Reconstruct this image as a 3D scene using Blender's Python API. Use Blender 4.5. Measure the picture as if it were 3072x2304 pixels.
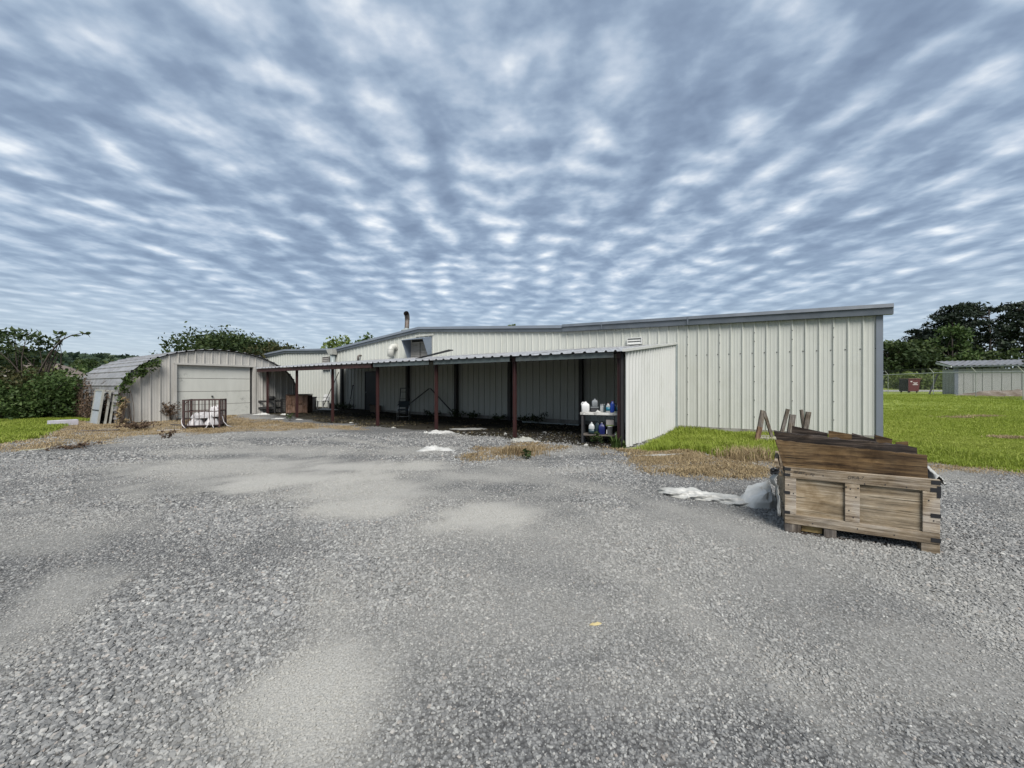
import bpy, bmesh, math, random
import numpy as np
from mathutils import Vector, Matrix, Quaternion

for _o in list(bpy.data.objects):
    bpy.data.objects.remove(_o)
SC = bpy.context.scene
COL = SC.collection
PI = math.pi

# ------------------------------------------------------------------ camera
cam = bpy.data.cameras.new("camera")
cam.sensor_width = 36.0
cam.lens = 36.0 * 390.0 / 1024.0
cam.shift_y = 1.3 / 1024.0
cam.clip_start = 0.05
cam.clip_end = 6000
camo = bpy.data.objects.new("camera", cam)
camo.location = (0, 0, 1.45)
camo.rotation_euler = (PI / 2, 0, 0)
COL.objects.link(camo)
SC.camera = camo

# ------------------------------------------------------------------ sky and sun
SUN_EL, SUN_AZ = math.radians(50), math.radians(170)     # azimuth clockwise from +Y
world = bpy.data.worlds.new("World")
SC.world = world
world.use_nodes = True


def sky_world():
    nt = world.node_tree
    N, Lk = nt.nodes, nt.links
    N.clear()
    out = N.new("ShaderNodeOutputWorld")
    bg = N.new("ShaderNodeBackground")
    bg.inputs["Strength"].default_value = 0.1
    Lk.new(bg.outputs[0], out.inputs[0])
    sky = N.new("ShaderNodeTexSky")
    sky.sky_type = 'NISHITA'
    sky.sun_disc = False
    sky.sun_elevation = SUN_EL
    sky.sun_rotation = SUN_AZ
    tc = N.new("ShaderNodeTexCoord")
    sep = N.new("ShaderNodeSeparateXYZ")
    Lk.new(tc.outputs["Generated"], sep.inputs[0])

    def math_(op, a, b=None, clamp=False):
        n = N.new("ShaderNodeMath")
        n.operation = op
        n.use_clamp = clamp
        for i, v in ((0, a), (1, b)):
            if v is None:
                continue
            if isinstance(v, (int, float)):
                n.inputs[i].default_value = v
            else:
                Lk.new(v, n.inputs[i])
        return n.outputs[0]

    z = math_('MAXIMUM', sep.outputs[2], 0.0)
    zz = math_('ADD', z, 0.045)
    # the cloud rows run a few degrees left of straight ahead
    px = math_('DIVIDE', math_('ADD', math_('MULTIPLY', sep.outputs[0], 0.9976), math_('MULTIPLY', sep.outputs[1], 0.07)), zz)
    py = math_('DIVIDE', math_('ADD', math_('MULTIPLY', sep.outputs[1], 0.9976), math_('MULTIPLY', sep.outputs[0], -0.07)), zz)

    def vec(sx, sy, ox=0.0, rot=0.0):
        c, s = math.cos(rot), math.sin(rot)
        rx = math_('ADD', math_('MULTIPLY', px, c), math_('MULTIPLY', py, -s))
        ry = math_('ADD', math_('MULTIPLY', px, s), math_('MULTIPLY', py, c))
        cb = N.new("ShaderNodeCombineXYZ")
        Lk.new(math_('MULTIPLY', rx, sx), cb.inputs[0])
        Lk.new(math_('MULTIPLY', ry, sy), cb.inputs[1])
        cb.inputs[2].default_value = ox
        return cb.outputs[0]

    def noise(v, scale=1.0, detail=2.0, rough=0.5, dist=0.0):
        n = N.new("ShaderNodeTexNoise")
        n.inputs["Scale"].default_value = scale
        n.inputs["Detail"].default_value = detail
        n.inputs["Roughness"].default_value = rough
        n.inputs["Distortion"].default_value = dist
        Lk.new(v, n.inputs["Vector"])
        return n.outputs[0]

    def sine(coord):
        return math_('MULTIPLY', math_('SINE', coord), 0.5)
    # wave rows running away from the camera, crossed by shorter ripples, broken up by soft noise
    def centred(n, k):
        return math_('MULTIPLY', math_('SUBTRACT', n, 0.5), k)
    wob = centred(noise(vec(1.5, 0.9, 3.1), 1.0, 2.5, 0.5), 14.0)
    rows = math_('SINE', math_('ADD', math_('MULTIPLY', px, 17.5), wob))
    wob2 = centred(noise(vec(2.2, 1.6, 7.7), 1.0, 2.0, 0.5), 14.0)
    cross = math_('SINE', math_('ADD', math_('ADD', math_('MULTIPLY', py, 25.0), math_('MULTIPLY', px, -4.0)), wob2))
    rowmod = noise(vec(1.3, 1.1, 12.0), 1.0, 1.0, 0.4)
    cells = noise(vec(6.4, 5.2, 1.3, 0.10), 1.0, 2.6, 0.45, 0.35)
    big = noise(vec(1.5, 0.8, 9.2, -0.1), 1.0, 2.0, 0.45)
    fine = noise(vec(20.0, 24.0, 4.4, 0.2), 1.0, 3.0, 0.5)
    s = math_('MULTIPLY', rows, math_('MULTIPLY', rowmod, 0.19))
    s = math_('ADD', s, math_('MULTIPLY', cross, math_('MULTIPLY', math_('SUBTRACT', 1.25, rowmod), 0.085)))
    s = math_('ADD', s, math_('MULTIPLY', math_('MULTIPLY', rows, cross), 0.05))
    s = math_('ADD', s, centred(cells, 0.74))
    s = math_('ADD', s, centred(big, 0.42))
    s = math_('ADD', s, centred(fine, 0.22))
    # detail melts together towards the horizon
    fade = N.new("ShaderNodeMapRange")
    fade.inputs[1].default_value = 0.02
    fade.inputs[2].default_value = 0.30
    fade.inputs[3].default_value = 0.25
    fade.inputs[4].default_value = 1.0
    Lk.new(z, fade.inputs[0])
    s = math_('ADD', math_('MULTIPLY', s, fade.outputs[0]), 0.5)
    ramp = N.new("ShaderNodeValToRGB")
    el = ramp.color_ramp.elements
    SKY = ((0.22, (.138, .182, .256)), (0.40, (.188, .244, .328)), (0.52, (.260, .326, .412)), (0.66, (.385, .442, .515)), (0.86, (.67, .69, .70)))
    while len(el) < len(SKY):
        el.new(0.5)
    for e, (p, c) in zip(el, SKY):
        e.position = p
        e.color = (c[0], c[1], c[2], 1)
    Lk.new(s, ramp.inputs[0])
    # pale band low over the horizon
    hz = N.new("ShaderNodeMapRange")
    hz.inputs[1].default_value = 0.0
    hz.inputs[2].default_value = 0.20
    hz.inputs[3].default_value = 0.75
    hz.inputs[4].default_value = 0.0
    Lk.new(z, hz.inputs[0])
    mixh = N.new("ShaderNodeMix")
    mixh.data_type = 'RGBA'
    Lk.new(hz.outputs[0], mixh.inputs[0])
    Lk.new(ramp.outputs[0], mixh.inputs[6])
    mixh.inputs[7].default_value = (0.40, 0.465, 0.525, 1)
    sc = N.new("ShaderNodeVectorMath")
    sc.operation = 'SCALE'
    sc.inputs[3].default_value = 3.45
    Lk.new(mixh.outputs[2], sc.inputs[0])
    cov = N.new("ShaderNodeMix")
    cov.data_type = 'RGBA'
    cov.inputs[0].default_value = 0.95
    Lk.new(sky.outputs[0], cov.inputs[6])
    Lk.new(sc.outputs[0], cov.inputs[7])
    Lk.new(cov.outputs[2], bg.inputs[0])


sky_world()
sun = bpy.data.lights.new("sun", 'SUN')
sun.energy = 1.5
sun.angle = math.radians(32)
sun.color = (1.0, 0.965, 0.92)
suno = bpy.data.objects.new("sun", sun)
_sd = Vector((math.sin(SUN_AZ) * math.cos(SUN_EL), math.cos(SUN_AZ) * math.cos(SUN_EL), math.sin(SUN_EL)))
suno.rotation_euler = (-_sd).to_track_quat('-Z', 'Y').to_euler()
suno.location = (0, -10, 20)
COL.objects.link(suno)
SC.view_settings.view_transform = 'Standard'
SC.view_settings.look = 'None'
SC.view_settings.gamma = 1.0
SC.view_settings.exposure = 2.04
SC.view_settings.use_curve_mapping = False
SC.render.engine = 'CYCLES'
SC.cycles.max_bounces = 6
SC.cycles.transparent_max_bounces = 8
SC.cycles.use_denoising = True

# ------------------------------------------------------------------ frame of the buildings
# a runs along the long wall away to the left, b runs from the camera towards the wall
UX, UY = -0.83968, 0.54308
VX, VY = 0.54308, 0.83968
ROT = math.atan2(-UY, -UX)


def T(a, b, z=0.0):
    return Vector((a * UX + b * VX, a * UY + b * VY, z))


def ss(x, lo, hi):
    t = np.clip((np.asarray(x, dtype=float) - lo) / (hi - lo), 0, 1)
    return t * t * (3 - 2 * t)


def _hash(ix, iy, seed):
    h = (ix.astype(np.int64) * 374761393 + iy.astype(np.int64) * 668265263 + seed * 974711) & 0x7fffffff
    h = ((h ^ (h >> 13)) * 1274126177) & 0x7fffffff
    return ((h ^ (h >> 16)) & 0xffff) / 65535.0


def vnoise(x, y, seed=0):
    x = np.asarray(x, dtype=float)
    y = np.asarray(y, dtype=float)
    ix, iy = np.floor(x), np.floor(y)
    fx, fy = x - ix, y - iy
    fx, fy = fx * fx * (3 - 2 * fx), fy * fy * (3 - 2 * fy)
    ix, iy = ix.astype(np.int64), iy.astype(np.int64)
    a, b = _hash(ix, iy, seed), _hash(ix + 1, iy, seed)
    c, d = _hash(ix, iy + 1, seed), _hash(ix + 1, iy + 1, seed)
    return (a * (1 - fx) + b * fx) * (1 - fy) + (c * (1 - fx) + d * fx) * fy


def fbm(x, y, seed=0, oct=4):
    s, amp, tot = 0, 1.0, 0
    for i in range(oct):
        s = s + amp * vnoise(np.asarray(x) * 2 ** i, np.asarray(y) * 2 ** i, seed + i * 17)
        tot += amp
        amp *= 0.5
    return s / tot


def ground_z(x, y):
    """Height of the land at world x, y."""
    x = np.asarray(x, dtype=float)
    y = np.asarray(y, dtype=float)
    a = x * UX + y * UY
    b = x * VX + y * VY
    z = 0.12 * ss(a, 14, 20) * ss(b, 4.5, 8.5)
    z = z + 0.64 * ss(y, 10, 33) * ss(x, 8, 16)
    z = z + 4.5 * ss(y, 74, 112) * ss(x, 20, 50)
    return z


def gz(x, y):
    return float(ground_z(x, y))


# ------------------------------------------------------------------ helpers: materials
MATS = {}


def new_mat(name):
    m = bpy.data.materials.new(name)
    m.use_nodes = True
    nt = m.node_tree
    b = nt.nodes["Principled BSDF"]
    return m, nt, b


def mapped(nt, stretch=(1, 1, 1), coord="Object", rnd=True):
    N, Lk = nt.nodes, nt.links
    tc = N.new("ShaderNodeTexCoord")
    v = tc.outputs[coord]
    if rnd:
        oi = N.new("ShaderNodeObjectInfo")
        mu = N.new("ShaderNodeMath")
        mu.operation = 'MULTIPLY'
        mu.inputs[1].default_value = 37.0
        Lk.new(oi.outputs["Random"], mu.inputs[0])
        ad = N.new("ShaderNodeVectorMath")
        ad.operation = 'ADD'
        Lk.new(v, ad.inputs[0])
        Lk.new(mu.outputs[0], ad.inputs[1])
        v = ad.outputs[0]
    mp = N.new("ShaderNodeMapping")
    mp.inputs["Scale"].default_value = stretch
    Lk.new(v, mp.inputs[0])
    return mp.outputs[0]


def noise_node(nt, v, scale, detail=4, rough=0.55, dist=0.0):
    n = nt.nodes.new("ShaderNodeTexNoise")
    n.inputs["Scale"].default_value = scale
    n.inputs["Detail"].default_value = detail
    n.inputs["Roughness"].default_value = rough
    n.inputs["Distortion"].default_value = dist
    if v is not None:
        nt.links.new(v, n.inputs["Vector"])
    return n.outputs[0]


ALB = 0.72          # overall level of the surface colours against the exposure


def ramp_node(nt, fac, stops, level=None):
    level = ALB if level is None else level
    r = nt.nodes.new("ShaderNodeValToRGB")
    el = r.color_ramp.elements
    while len(el) < len(stops):
        el.new(0.5)
    for e, (p, c) in zip(el, stops):
        e.position = p
        e.color = (c[0] * level, c[1] * level, c[2] * level, 1) if not isinstance(c, (int, float)) else (c, c, c, 1)
    nt.links.new(fac, r.inputs[0])
    return r.outputs[0]


def mix_rgb(nt, fac, a, b, blend='MIX'):
    n = nt.nodes.new("ShaderNodeMix")
    n.data_type = 'RGBA'
    n.blend_type = blend
    for i, v in ((0, fac), (6, a), (7, b)):
        if isinstance(v, (int, float)):
            n.inputs[i].default_value = v
        elif isinstance(v, tuple):
            n.inputs[i].default_value = (v[0] * ALB, v[1] * ALB, v[2] * ALB, 1)
        else:
            nt.links.new(v, n.inputs[i])
    return n.outputs[2]


def bump(nt, bsdf, h, strength=0.3, dist=0.01):
    b = nt.nodes.new("ShaderNodeBump")
    b.inputs["Strength"].default_value = strength
    b.inputs["Distance"].default_value = dist
    nt.links.new(h, b.inputs["Height"])
    nt.links.new(b.outputs[0], bsdf.inputs["Normal"])


def M(name, c1, c2=None, scale=6.0, rough=0.6, metal=0.0, stretch=(1, 1, 1), bmp=0.0, dirt=None, dirt_amt=0.5,
      dirt_scale=1.2, lo=0.35, hi=0.65, spec=0.5, coord="Object", dirt_stretch=(1, 1, 1)):
    if name in MATS:
        return MATS[name]
    m, nt, b = new_mat(name)
    c2 = c2 or tuple(x * 0.8 for x in c1)
    v = mapped(nt, stretch, coord)
    n = noise_node(nt, v, scale, 5, 0.6)
    col = ramp_node(nt, n, [(lo, c1), (hi, c2)])
    if dirt:
        v2 = mapped(nt, dirt_stretch, coord)
        d = noise_node(nt, v2, dirt_scale, 6, 0.65, 0.3)
        dm = ramp_node(nt, d, [(0.50, 0.0), (0.74, dirt_amt)])
        col = mix_rgb(nt, dm, col, dirt)
    nt.links.new(col, b.inputs["Base Color"])
    b.inputs["Roughness"].default_value = rough
    b.inputs["Metallic"].default_value = metal
    b.inputs["Specular IOR Level"].default_value = spec
    if bmp:
        bump(nt, b, n, bmp, 0.01)
    MATS[name] = m
    return m


def wood_mat(name, c1, c2, c3, axis=0, scale=1.0, rough=0.85, knots=True):
    """Weathered boards, grain along a local axis."""
    if name in MATS:
        return MATS[name]
    m, nt, b = new_mat(name)
    st = [26.0, 26.0, 26.0]
    st[axis] = 1.1
    v = mapped(nt, tuple(s * scale for s in st))
    g = noise_node(nt, v, 1.6, 9, 0.74, 0.6)
    col = ramp_node(nt, g, [(0.36, c1), (0.49, c2), (0.60, c3)])
    stc = [55.0, 55.0, 55.0]
    stc[axis] = 1.6
    ck = noise_node(nt, mapped(nt, tuple(stc)), 1.0, 3, 0.5, 0.3)
    col = mix_rgb(nt, ramp_node(nt, ck, [(0.62, 0.0), (0.70, 0.85)]), col, tuple(x * 0.3 for x in c1))
    blot = noise_node(nt, mapped(nt, (2.2, 2.2, 2.2)), 1.5, 5, 0.6, 0.4)
    col = mix_rgb(nt, 1.0, col, ramp_node(nt, blot, [(0.32, (.55, .47, .36)), (0.47, (.95, .90, .82)), (0.58, (1.0, 1.0, 1.0)), (0.72, (.80, .82, .85))], 1.0), 'MULTIPLY')
    st2 = [3.0, 3.0, 3.0]
    st2[axis] = 1.2
    v2 = mapped(nt, tuple(st2))
    s = noise_node(nt, v2, 1.3, 6, 0.7, 0.5)
    col = mix_rgb(nt, ramp_node(nt, s, [(0.46, 0.0), (0.72, 0.72)]), col, tuple(x * 0.35 for x in c1))
    if knots:
        st3 = [9.0, 9.0, 9.0]
        st3[axis] = 4.0
        k = noise_node(nt, mapped(nt, tuple(st3)), 1.0, 2, 0.5)
        col = mix_rgb(nt, ramp_node(nt, k, [(0.70, 0.0), (0.76, 0.85)]), col, tuple(x * 0.2 for x in c1))
    nt.links.new(col, b.inputs["Base Color"])
    b.inputs["Roughness"].default_value = rough
    b.inputs["Specular IOR Level"].default_value = 0.2
    bump(nt, b, g, 0.45, 0.006)
    MATS[name] = m
    return m


def leaf_mat(name, c1, c2, c3, trans=0.25):
    if name in MATS:
        return MATS[name]
    m, nt, b = new_mat(name)
    at = nt.nodes.new("ShaderNodeAttribute")
    at.attribute_name = "tint"
    col = ramp_node(nt, at.outputs["Fac"], [(0.0, c1), (0.5, c2), (1.0, c3)])
    nt.links.new(col, b.inputs["Base Color"])
    b.inputs["Roughness"].default_value = 0.6
    b.inputs["Specular IOR Level"].default_value = 0.2
    tr = nt.nodes.new("ShaderNodeBsdfTranslucent")
    nt.links.new(col, tr.inputs[0])
    mx = nt.nodes.new("ShaderNodeMixShader")
    mx.inputs[0].default_value = trans
    out = nt.nodes["Material Output"]
    nt.links.new(b.outputs[0], mx.inputs[1])
    nt.links.new(tr.outputs[0], mx.inputs[2])
    nt.links.new(mx.outputs[0], out.inputs[0])
    MATS[name] = m
    return m


# ------------------------------------------------------------------ helpers: meshes and objects
def tag(o, label=None, cat=None, group=None, kind=None):
    if label:
        o["label"] = label
    if cat:
        o["category"] = cat
    if group:
        o["group"] = group
    if kind:
        o["kind"] = kind
    return o


def empty(name, loc, rz=0.0, label=None, cat=None, group=None):
    o = bpy.data.objects.new(name, None)
    o.empty_display_size = 0.2
    o.location = loc
    o.rotation_euler = (0, 0, rz)
    COL.objects.link(o)
    return tag(o, label, cat, group)


class MB:
    """Collects faces; build() links them as one mesh object."""

    def __init__(self, tf=None):
        self.v, self.f, self.tf = [], [], tf

    def add(self, vs, fs):
        n = len(self.v)
        if self.tf:
            vs = [self.tf(*p) for p in vs]
        self.v += [tuple(p) for p in vs]
        self.f += [tuple(i + n for i in f) for f in fs]
        return self

    def box(self, lo, hi):
        x0, y0, z0 = lo
        x1, y1, z1 = hi
        self.add([(x0, y0, z0), (x1, y0, z0), (x1, y1, z0), (x0, y1, z0),
                  (x0, y0, z1), (x1, y0, z1), (x1, y1, z1), (x0, y1, z1)],
                 [(0, 3, 2, 1), (4, 5, 6, 7), (0, 1, 5, 4), (1, 2, 6, 5), (2, 3, 7, 6), (3, 0, 4, 7)])
        return self

    def hexa(self, p):
        self.add(p, [(0, 3, 2, 1), (4, 5, 6, 7), (0, 1, 5, 4), (1, 2, 6, 5), (2, 3, 7, 6), (3, 0, 4, 7)])
        return self

    def bar(self, p0, p1, w, h, up=(0, 0, 1)):
        """Box beam from p0 to p1, w wide across, h along up."""
        p0, p1, up = Vector(p0), Vector(p1), Vector(up)
        d = (p1 - p0).normalized()
        s = d.cross(up)
        if s.length < 1e-4:
            s = d.cross(Vector((0, 1, 0)))
        s.normalize()
        t = s.cross(d).normalized()
        s *= w / 2
        t *= h / 2
        P = [p0 - s - t, p0 + s - t, p1 + s - t, p1 - s - t, p0 - s + t, p0 + s + t, p1 + s + t, p1 - s + t]
        return self.hexa([tuple(q) for q in P])

    def tube(self, path, r, seg=8, cap=True):
        path = [Vector(p) for p in path]
        rs = r if isinstance(r, (list, tuple)) else [r] * len(path)
        rings, prev = [], None
        for i, p in enumerate(path):
            d = (path[min(i + 1, len(path) - 1)] - path[max(i - 1, 0)]).normalized()
            ref = prev if prev is not None else (Vector((0, 0, 1)) if abs(d.z) < 0.9 else Vector((1, 0, 0)))
            s = (ref - d * ref.dot(d))
            if s.length < 1e-5:
                s = d.orthogonal()
            s.normalize()
            prev = s
            t = d.cross(s)
            rings.append([tuple(p + (s * math.cos(2 * PI * k / seg) + t * math.sin(2 * PI * k / seg)) * rs[i]) for k in range(seg)])
        vs = [q for R_ in rings for q in R_]
        fs = []
        for i in range(len(rings) - 1):
            for k in range(seg):
                a, b = i * seg + k, i * seg + (k + 1) % seg
                fs.append((a, b, b + seg, a + seg))
        if cap:
            fs.append(tuple(range(seg))[::-1])
            fs.append(tuple(range((len(rings) - 1) * seg, len(rings) * seg)))
        return self.add(vs, fs)

    def lathe(self, prof, c=(0, 0, 0), seg=16, sq=None):
        """prof: list of (r, z); sq=(wx, wy) gives a rounded-square section."""
        vs, fs = [], []
        for r, z in prof:
            for k in range(seg):
                t = 2 * PI * (k + 0.5) / seg
                x, y = math.cos(t), math.sin(t)
                if sq:
                    e = sq[2] if len(sq) > 2 else 0.45
                    x = math.copysign(abs(x) ** e, x) * sq[0]
                    y = math.copysign(abs(y) ** e, y) * sq[1]
                vs.append((c[0] + x * r, c[1] + y * r, c[2] + z))
        for i in range(len(prof) - 1):
            for k in range(seg):
                a, b = i * seg + k, i * seg + (k + 1) % seg
                fs.append((a, b, b + seg, a + seg))
        fs.append(tuple(range(seg))[::-1])
        fs.append(tuple(range((len(prof) - 1) * seg, len(prof) * seg)))
        return self.add(vs, fs)

    def mesh(self, name):
        me = bpy.data.meshes.new(name)
        me.from_pydata(self.v, [], self.f)
        me.update()
        return me

    def build(self, name, mat, parent=None, smooth=False, bevel=0.0, recalc=False):
        me = self.mesh(name)
        if recalc:
            bm = bmesh.new()
            bm.from_mesh(me)
            bmesh.ops.recalc_face_normals(bm, faces=bm.faces)
            bm.to_mesh(me)
            bm.free()
        o = bpy.data.objects.new(name, me)
        if mat:
            me.materials.append(mat)
        if smooth:
            me.shade_smooth()
        COL.objects.link(o)
        if parent:
            o.parent = parent
        if bevel:
            md = o.modifiers.new("bevel", 'BEVEL')
            md.width = bevel
            md.segments = 2
            md.limit_method = 'ANGLE'
        return o


def link_copy(o, parent):
    c = o.copy()
    COL.objects.link(c)
    c.parent = parent
    return c


def mesh_np(name, verts, faces4, mat, parent=None, tint=None, smooth=False, loc=None):
    """Fast quad mesh from arrays; tint is one value per face."""
    me = bpy.data.meshes.new(name)
    nv, nf = len(verts), len(faces4)
    k = faces4.shape[1]
    me.vertices.add(nv)
    me.vertices.foreach_set("co", np.asarray(verts, dtype=np.float32).ravel())
    me.loops.add(nf * k)
    me.loops.foreach_set("vertex_index", np.asarray(faces4, dtype=np.int32).ravel())
    me.polygons.add(nf)
    me.polygons.foreach_set("loop_start", np.arange(0, nf * k, k, dtype=np.int32))
    me.polygons.foreach_set("loop_total", np.full(nf, k, dtype=np.int32))
    me.update(calc_edges=True)
    if smooth:
        me.shade_smooth()
    if tint is not None:
        at = me.attributes.new("tint", 'FLOAT', 'FACE')
        at.data.foreach_set("value", np.asarray(tint, dtype=np.float32))
    o = bpy.data.objects.new(name, me)
    me.materials.append(mat)
    COL.objects.link(o)
    if parent:
        o.parent = parent
    if loc is not None:
        o.location = loc
    return o

# ================================================================== ground
YARD = [(-34, -30), (-24, 0), (-17.5, 5.5), (-14.6, 8.3), (-12.7, 9.5), (-12.5, 9.95), (-13.3, 11.1), (-15.4, 13.1), (-17.6, 15.2),
        (-16.2, 16.4), (-20.0, 18.4), (-24, 24), (-14, 30), (0.0, 20.0), (5.4, 12.9), (2.75, 8.92), (3.0, 8.5), (4.1, 8.75),
        (4.25, 7.95), (5.0, 7.45), (6.2, 7.1), (7.87, 7.25), (8.3, 6.95), (8.7, 6.3), (10.2, 4.2), (15, -4), (34, -30)]
DRY = [
    [(-15.2, 7.4), (-13.2, 9.2), (-12.6, 9.9), (-13.3, 11.1), (-15.6, 13.4), (-17.6, 15.4), (-15.5, 15.0), (-13.6, 16.2), (-12.2, 17.2), (-10.4, 16.0),
     (-7.6, 14.6), (-4.6, 12.8), (-4.5, 12.3), (-5.4, 12.8), (-6.9, 12.8), (-8.1, 12.2), (-9.3, 11.6), (-10.4, 11.5), (-11.1, 11.1),
     (-9.7, 9.7), (-11.2, 9.9), (-10.8, 9.1), (-11.0, 8.7), (-12.2, 8.2), (-13.6, 6.4)],
    [(-0.85, 8.9), (-0.74, 8.1), (-0.45, 7.6), (0.0, 7.9), (0.7, 8.6), (1.2, 9.3), (0.6, 9.6), (-0.1, 9.3)],
    [(2.5, 8.8), (2.05, 7.6), (2.35, 6.65), (2.95, 6.1), (3.9, 6.2), (4.6, 6.9), (5.3, 7.5), (4.4, 8.2), (4.25, 9.0), (3.1, 8.6)],
    [(5.4, 7.7), (7.6, 7.85), (9.1, 6.8), (10.8, 4.4), (9.6, 4.0), (8.0, 6.3), (7.4, 6.7), (6.0, 6.6)],
]
DUST = [(-4.6, 6.9, 2.6, 1.1, .75), (-2.2, 5.4, 1.7, .9, .8), (-.9, 6.2, 1.0, .5, .6), (-6.8, 8.6, 1.5, .6, .6), (-6.2, 7.4, .8, .4, .6), (-3.25, 5.95, 2.0, 1.0, 1.0), (-1.8, 4.66, .9, .42, .9), (-.32, 4.36, .8, .6, .95), (0, 3.8, .8, .25, .5),
        (-.95, 1.78, .44, .5, .9), (-6, 6.4, .7, .34, .6), (-2.6, 6.95, 1.7, .7, .9), (-1.5, 5.4, .8, .4, .55), (.94, 6.68, .8, .35, .4),
        (-4.9, 8.6, 1.5, .7, .6), (-2.4, 8.6, 1.2, .6, .5), (1.6, 2.6, .4, .7, .25), (-4.5, 4.2, .8, .4, .3), (3.2, 2.0, .25, .7, .35)]

TRACKS = [[(1.7, .8), (1.2, 2.5), (.3, 4.4), (-2.2, 6.8), (-6.4, 9.4), (-10, 11.5)], [(3.3, 1.2), (2.8, 3.0), (1.7, 5.0), (-.7, 7.7), (-4.8, 10.6), (-8.6, 13)],
          [(-2.2, .8), (-2.9, 2.4), (-4.2, 4.4), (-6.8, 7.0)], [(-.4, .8), (-1.2, 2.6), (-2.6, 4.9), (-5.2, 7.8)], [(4.6, .8), (4.9, 2.2), (5.6, 4.0), (7.0, 6.0)]]


def poly_sd(x, y, poly):
    """Signed distance to a polygon, positive inside."""
    p = np.array(poly, dtype=float)
    d2 = np.full(x.shape, 1e18)
    inside = np.zeros(x.shape, dtype=bool)
    n = len(p)
    for i in range(n):
        ax, ay = p[i]
        bx, by = p[(i + 1) % n]
        ex, ey = bx - ax, by - ay
        t = np.clip(((x - ax) * ex + (y - ay) * ey) / (ex * ex + ey * ey), 0, 1)
        dx, dy = x - ax - t * ex, y - ay - t * ey
        d2 = np.minimum(d2, dx * dx + dy * dy)
        c = ((ay > y) != (by > y)) & (x < (bx - ax) * (y - ay) / (by - ay + 1e-12) + ax)
        inside ^= c
    d = np.sqrt(d2)
    return np.where(inside, d, -d)


def masks(x, y):
    x = np.asarray(x, dtype=float)
    y = np.asarray(y, dtype=float)
    a = x * UX + y * UY
    b = x * VX + y * VY
    w = (fbm(x * 1.3, y * 1.3, 5) - 0.5)
    w2 = (fbm(x * 4, y * 4, 9, 3) - 0.5)
    yard = poly_sd(x, y, YARD)
    lawn = ss(-(yard + 0.7 * w + 0.25 * w2), -0.12, 0.12)
    dry = np.zeros_like(x)
    for pl in DRY:
        dry = np.maximum(dry, ss(poly_sd(x, y, pl) + 1.3 * w + 0.5 * w2, -0.25, 0.3))
    dry = dry * (0.35 + 0.65 * ss(fbm(x * 2.2, y * 2.2, 31), 0.34, 0.52))
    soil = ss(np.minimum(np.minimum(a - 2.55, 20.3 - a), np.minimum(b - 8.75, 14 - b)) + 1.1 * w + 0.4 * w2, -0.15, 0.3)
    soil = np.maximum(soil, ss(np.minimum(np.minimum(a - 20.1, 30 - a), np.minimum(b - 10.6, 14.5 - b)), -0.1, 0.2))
    dust = np.zeros_like(x)
    for cx, cy, rx, ry, s in DUST:
        r = np.sqrt(((x - cx) / rx) ** 2 + ((y - cy) / ry) ** 2) + 1.2 * w + 0.7 * w2
        dust = np.maximum(dust, s * (1 - ss(r, 0.35, 1.35)))
    for cv in TRACKS:
        d = np.full(x.shape, 1e9)
        for (ax, ay), (bx, by) in zip(cv[:-1], cv[1:]):
            ex, ey = bx - ax, by - ay
            t = np.clip(((x - ax) * ex + (y - ay) * ey) / (ex * ex + ey * ey), 0, 1)
            d = np.minimum(d, np.hypot(x - ax - t * ex, y - ay - t * ey))
        dust = np.maximum(dust, 0.48 * (1 - ss(d + 0.35 * w + 0.2 * w2, 0.05, 0.34)) * ss(fbm(x * 1.1, y * 1.1, 88), 0.38, 0.60))
    dust = np.maximum(dust, 0.36 * ss(fbm(x * 0.45 + 3, y * 0.8, 77, 5), 0.48, 0.70))
    return lawn, dry * (1 - lawn), soil, dust


def axis_coords(lo, hi, step, far):
    mid = list(np.arange(lo, hi + 1e-6, step))
    up, s = [], step
    v = hi
    while v < far:
        s *= 1.22
        v += s
        up.append(v)
    dn, s = [], step
    v = lo
    while v > -far:
        s *= 1.22
        v -= s
        dn.append(v)
    return np.array(dn[::-1] + mid + up)


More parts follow.
